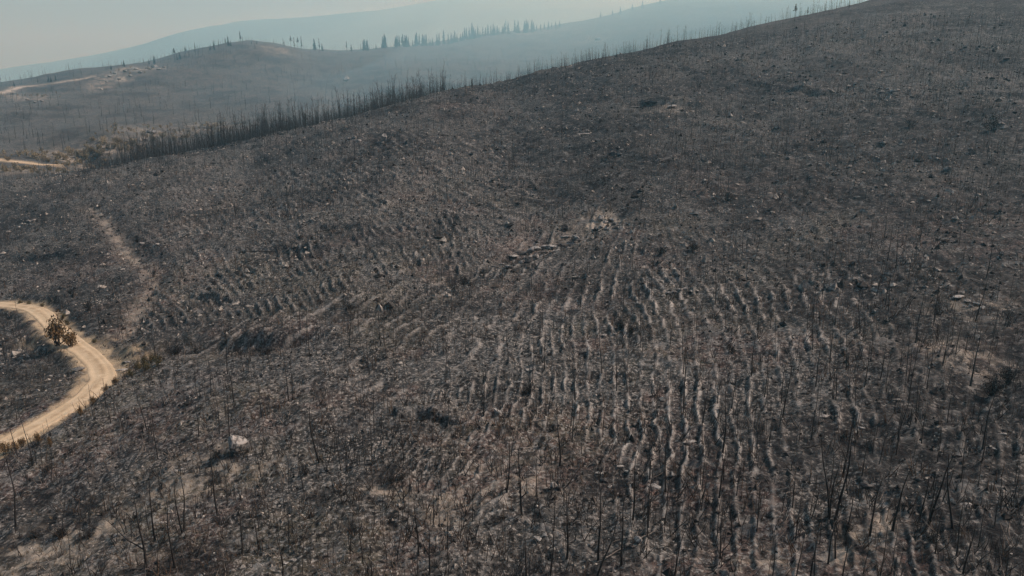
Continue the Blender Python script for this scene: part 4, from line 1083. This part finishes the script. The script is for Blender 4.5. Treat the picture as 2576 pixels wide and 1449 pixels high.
# dry scrub across the valley, past counting
sc_ = []
for v_ in range(3):
    st, lf = bush_proto(680 + v_, 6, 0.13, 110, 0.13, 0.15); sc_.append(lf)
xx, yy = [], []
for px, py, rx, ry, cnt in ((190, 395, 16, 18, 60), (245, 388, 12, 14, 40), (310, 362, 16, 20, 40), (400, 340, 22, 24, 50), (510, 322, 18, 20, 35), (70, 430, 16, 6, 30), (120, 402, 14, 8, 25), (330, 178, 18, 24, 25), (60, 240, 20, 20, 20)):
    cx, cy = ground_at(px, py, 290)
    xx.append(cx + rng.normal(0, rx * 0.7, cnt)); yy.append(cy + rng.normal(0, ry * 0.7, cnt))
xx, yy = np.concatenate(xx), np.concatenate(yy); m = len(xx)
V, Fq = merge(sc_, rng.integers(0, 3, m), on_land(xx, yy), rng.uniform(0.8, 2.6, m), rng.uniform(0, 6.28, m))
put('dry_scrub', mesh_from('dry_scrub', V, Fq), M_tanleaf, kind='stuff', label='tan dry scrub on the unburnt patches across the valley', category='scrub')

# ------------------------------------------------------------------ fallen trunks
for k, (px, py, qx, qy, rad_, mt_, lab) in enumerate(((1205, 1262, 1240, 1225, .07, M_char, 'charred fallen pole across the diagonal furrows'), (2180, 1012, 2225, 996, .06, M_char, 'charred fallen pole at the foot of a twiggy burnt tree'), (600, 640, 690, 630, .12, M_char, 'long black fallen trunk left of centre'),
                                                      (1335, 1062, 1372, 1058, .09, M_ashwood, 'grey fallen log above the lower centre furrows'), (2020, 1118, 2080, 1105, .06, M_char, 'black fallen pole left of the tall dark tree'), (1520, 1405, 1650, 1330, .05, M_ashwood, 'grey fallen pole lying diagonally at bottom right of centre'), (1780, 1430, 1850, 1405, .06, M_char, 'reddish-black fallen pole at the bottom edge'),
                                                      (1975, 1240, 2040, 1225, .05, M_ashwood, 'thin grey fallen pole on the lower right slope'), (800, 580, 860, 566, .10, M_char, 'short black fallen trunk on the upper slope'), (1000, 1062, 1045, 1048, .10, M_char, 'thick black fallen log left of centre'))):
    x0, y0 = ground_at(px, py); x1, y1 = ground_at(qx, qy)
    r = np.random.default_rng(800 + k)
    s_ = np.linspace(0, 1, 9); xs = x0 + (x1 - x0) * s_ + r.normal(0, .03, 9); ys = y0 + (y1 - y0) * s_ + r.normal(0, .03, 9)
    zs = smooth1(hz(xs, ys), 3) + rad_ * 0.8 + 0.05
    v, f = tube(np.column_stack([xs - x0, ys - y0, zs - zs[0]]), np.linspace(rad_, rad_ * 0.55, 9), 7)
    trk_ = bpy.data.objects.new('fallen_log', None); C.objects.link(trk_); trk_.location = (x0, y0, float(zs[0]))
    put('trunk', mesh_from('trunk', v, f, True), mt_, trk_)
    for q in range(3):
        i = 3 + 2 * q; b = branch_line(r, (xs[i] - x0, ys[i] - y0, zs[i] - zs[0]), r.uniform(0, 6.28), R(r.uniform(15, 60)), r.uniform(.3, .7), 3)
        put('branch', mesh_from('branch', *tube(b, np.linspace(rad_ * .35, .008, 4), 4), True), mt_, trk_)
    trk_['label'] = lab; trk_['category'] = 'log'; trk_['group'] = 'fallen poles'

# ------------------------------------------------------------------ litter: stones, crumbs, stalks, twigs, straw
def litter(name, protos, x, y, size, mat, label, cat, sink=0.1, zs=None):
    m = len(x)
    V, Fq = merge(protos, rng.integers(0, len(protos), m), on_land(x, y) + np.column_stack([0 * x, 0 * x, size * sink]), size, rng.uniform(0, 6.28, m), None, zs)
    return put(name, mesh_from(name, V, Fq), mat, kind='stuff', label=label, category=cat)
octa_f = np.array([(0, 2, 4), (2, 1, 4), (1, 3, 4), (3, 0, 4), (2, 0, 5), (1, 2, 5), (3, 1, 5), (0, 3, 5)])
def pebble(seed):
    r = np.random.default_rng(seed)
    v = np.array([(1, 0, 0), (-1, 0, 0), (0, 1, 0), (0, -1, 0), (0, 0, 1), (0, 0, -1.0)]) * [0.7, 0.5, 0.4] + r.normal(0, 0.13, (6, 3))
    return v, octa_f
pb = [pebble(900 + k) for k in range(12)]
def clumpy(x, y, wl, seed, lo=-0.2, hi=0.3, floor=0.12):
    return rng.uniform(0, 1, len(x)) < floor + (1 - floor) * sstep(lo, hi, fbm(x, y, wl, 3, seed))
x, y = scatter(30000, 34, 330, 0.6); k_ = clumpy(x, y, 6, 301) & off_road(x, y); x, y = x[k_], y[k_]
rho = np.hypot(x, y); size = np.clip(rng.lognormal(math.log(0.10), 0.55, len(x)), 0.04, 0.7) + 0.0009 * rho * rng.uniform(0, 1, len(x))
x2, y2 = scatter(12000, 105, 340, 1.3); k_ = clumpy(x2, y2, 11, 305) & off_road(x2, y2); x2, y2 = x2[k_], y2[k_]
x, y = np.concatenate([x, x2]), np.concatenate([y, y2]); size = np.concatenate([size, np.clip(rng.lognormal(math.log(0.42), 0.45, len(x2)), 0.15, 1.6)])
litter('loose_stones', pb, x, y, size, M_pebble, 'scattered pale loose stones over the whole hillside', 'stones')
x, y = scatter(20000, 34, 330, 0.6); k_ = clumpy(x, y, 5, 311) & off_road(x, y); x, y = x[k_], y[k_]
rho = np.hypot(x, y); size = np.clip(rng.lognormal(math.log(0.16), 0.5, len(x)), 0.05, 0.9) + 0.0011 * rho * rng.uniform(0, 1, len(x))
x2, y2 = scatter(12000, 105, 340, 1.3); k_ = clumpy(x2, y2, 11, 315) & off_road(x2, y2); x2, y2 = x2[k_], y2[k_]
x, y = np.concatenate([x, x2]), np.concatenate([y, y2]); size = np.concatenate([size, np.clip(rng.lognormal(math.log(0.42), 0.45, len(x2)), 0.15, 1.6)])
litter('charred_debris', pb, x, y, size, M_clod, 'black charred stumps and clods strewn over the hillside', 'debris')
def stalk(seed, nst, r0):
    r = np.random.default_rng(seed); parts = []
    for _ in range(nst):
        b = branch_line(r, (r.normal(0, .1), r.normal(0, .1), -0.04), r.uniform(0, 6.28), R(r.uniform(45, 88)), r.uniform(.5, 1.1), 2)
        parts.append(tube(b, [r0, r0 * .7, r0 * .25], 3))
    return join(parts)
sk = [stalk(930 + k, 2 + k % 3, 0.022) for k in range(10)]
for nm, cnt, mat, sd_, lab in (('charred_stalks', 15000, M_char, 321, 'black stalks of burnt shrubs standing all over the slope'), ('ashen_stalks', 6500, M_ashwood, 331, 'ash-grey bare stalks standing all over the slope'), ('brown_stalks', 4500, M_brownstem, 341, 'scorched brown stalks in patches over the slope')):
    x, y = scatter(cnt, 34, 300, 0.8); k_ = clumpy(x, y, 7, sd_) & off_road(x, y); x, y = x[k_], y[k_]
    stems(nm, sk, x, y, rng.uniform(0.35, 1.9, len(x)) * (1 + 0.0015 * np.hypot(x, y)), mat, lab, 'stalks', 0.12)
def stick(seed):
    r = np.random.default_rng(seed)
    b = branch_line(r, (-0.5, 0, 0.03), r.normal(0, .1), R(r.uniform(-2, 14)), 1.0, 2)
    return tube(b, [0.018, 0.015, 0.008], 3)
tw = [stick(960 + k) for k in range(8)]
for nm, cnt, mat, sd_, lab in (('pale_sticks', 7000, M_ashwood, 351, 'pale fallen sticks lying all over the slope'), ('black_sticks', 6000, M_char, 361, 'black fallen sticks lying all over the slope')):
    x, y = scatter(cnt, 34, 200, 0.7); k_ = clumpy(x, y, 9, sd_) & off_road(x, y); x, y = x[k_], y[k_]
    litter(nm, tw, x, y, rng.uniform(0.4, 1.2, len(x)) * (1 + 0.003 * np.hypot(x, y)), mat, lab, 'sticks', 0.01)
def tuft(seed):
    r = np.random.default_rng(seed); V = []
    for _ in range(7):
        a = r.uniform(0, 6.28); o_ = r.normal(0, .12, 2); h = r.uniform(.4, 1.0); w = 0.03
        V += [(o_[0] - w * math.sin(a), o_[1] + w * math.cos(a), -.03), (o_[0] + w * math.sin(a), o_[1] - w * math.cos(a), -.03), (o_[0] + h * .45 * math.cos(a), o_[1] + h * .45 * math.sin(a), h)]
    return np.array(V), np.arange(21).reshape(-1, 3)
tf = [tuft(980 + k) for k in range(6)]
x, y = scatter(60000, 34, 260, 0.7)
w_ = sample(np.clip(olive * 0.9 + sand * 0.8 + pale * 0.6 + 0.04, 0, 1), x, y)
k_ = (rng.uniform(0, 1, len(x)) < w_ * 0.6) & off_road(x, y, 2.0); x, y = x[k_], y[k_]
litter('dead_grass', tf, x, y, rng.uniform(0.2, 0.55, len(x)), M_straw, 'dead straw-coloured grass in patches and along the road', 'grass', 0.0)
# ------------------------------------------------------------------ haze
zlo = float(ZF.min()) - 2.0; zhi = float(max(ZF.max(), CAMZ)) + 30.0
hx0, hx1, hy0, hy1 = -17000.0, 17000.0, -300.0, 19500.0
hv = [(x, y, z) for z in (zlo, zhi) for y in (hy0, hy1) for x in (hx0, hx1)]
hf = [(0, 2, 3, 1), (4, 5, 7, 6), (0, 1, 5, 4), (2, 6, 7, 3), (0, 4, 6, 2), (1, 3, 7, 5)]
me = mesh_from('haze', hv, hf)
hm = bpy.data.materials.new('smoky_air'); hm.use_nodes = True
for nd in list(hm.node_tree.nodes):
    if nd.type != 'OUTPUT_MATERIAL': hm.node_tree.nodes.remove(nd)
pv = hm.node_tree.nodes.new('ShaderNodeVolumePrincipled')
pv.inputs['Color'].default_value = (0.30, 0.73, 1.0, 1)
pv.inputs['Absorption Color'].default_value = (1, 1, 1, 1)
pv.inputs['Density'].default_value = 0.00025
pv.inputs['Anisotropy'].default_value = 0.3
hm.node_tree.links.new(pv.outputs[0], hm.node_tree.nodes['Material Output'].inputs['Volume'])
put('haze', me, hm, kind='stuff', label='thin grey smoke haze filling the whole valley', category='haze')

# ------------------------------------------------------------------ smoke lying in the valley behind the crest, thicker towards the right
sa = np.linspace(R(-44), R(47), 70); su = np.linspace(0, 1, 50)
SA, SU = np.meshgrid(sa, su)
cr_ = crest_rho(SA)
SL = np.log(cr_ * 1.10) + SU * (np.log(2700.0) - np.log(cr_ * 1.10))
SX, SY = np.exp(SL) * np.sin(SA), np.exp(SL) * np.cos(SA)
base = hz(SX, SY)
amt = 0.10 + 0.90 * sstep(R(-30), R(12), SA)
thick = amt * 190 * np.sin(np.pi * SU) ** 1.2 * sstep(0, 0.12, (SA - sa[0])) * sstep(0, 0.12, (sa[-1] - SA)) * (0.8 + 0.8 * fbm(SX, SY, 260, 3, 401))
top = base + thick - 3.0; bot = base - 9.0
nS, nA = SA.shape
V = np.concatenate([np.stack([SX, SY, top], -1).reshape(-1, 3), np.stack([SX, SY, bot], -1).reshape(-1, 3)])
o_ = nS * nA; ii = (np.arange(nS - 1)[:, None] * nA + np.arange(nA - 1)[None]).reshape(-1)
Fq = [np.stack([ii, ii + 1, ii + nA + 1, ii + nA], -1), np.stack([ii, ii + nA, ii + nA + 1, ii + 1], -1) + o_]
e1 = np.arange(nA - 1); e2 = np.arange(nS - 1) * nA
Fq += [np.stack([e1, e1 + o_, e1 + 1 + o_, e1 + 1], -1), np.stack([e1 + 1, e1 + 1 + o_, e1 + o_, e1], -1) + (nS - 1) * nA,
       np.stack([e2, e2 + nA, e2 + nA + o_, e2 + o_], -1), np.stack([e2 + o_, e2 + nA + o_, e2 + nA, e2], -1) + nA - 1]
sm_ = bpy.data.materials.new('drifting_smoke'); sm_.use_nodes = True
for nd in list(sm_.node_tree.nodes):
    if nd.type != 'OUTPUT_MATERIAL': sm_.node_tree.nodes.remove(nd)
pv2 = sm_.node_tree.nodes.new('ShaderNodeVolumePrincipled')
pv2.inputs['Color'].default_value = (0.34, 0.75, 1.0, 1)
pv2.inputs['Absorption Color'].default_value = (1, 1, 1, 1)
pv2.inputs['Density'].default_value = 0.00095
pv2.inputs['Anisotropy'].default_value = 0.2
sm_.node_tree.links.new(pv2.outputs[0], sm_.node_tree.nodes['Material Output'].inputs['Volume'])
put('smoke', mesh_from('smoke', V, np.concatenate(Fq)), sm_, kind='stuff', label='blue-grey smoke lying in the valley behind the crest', category='smoke')
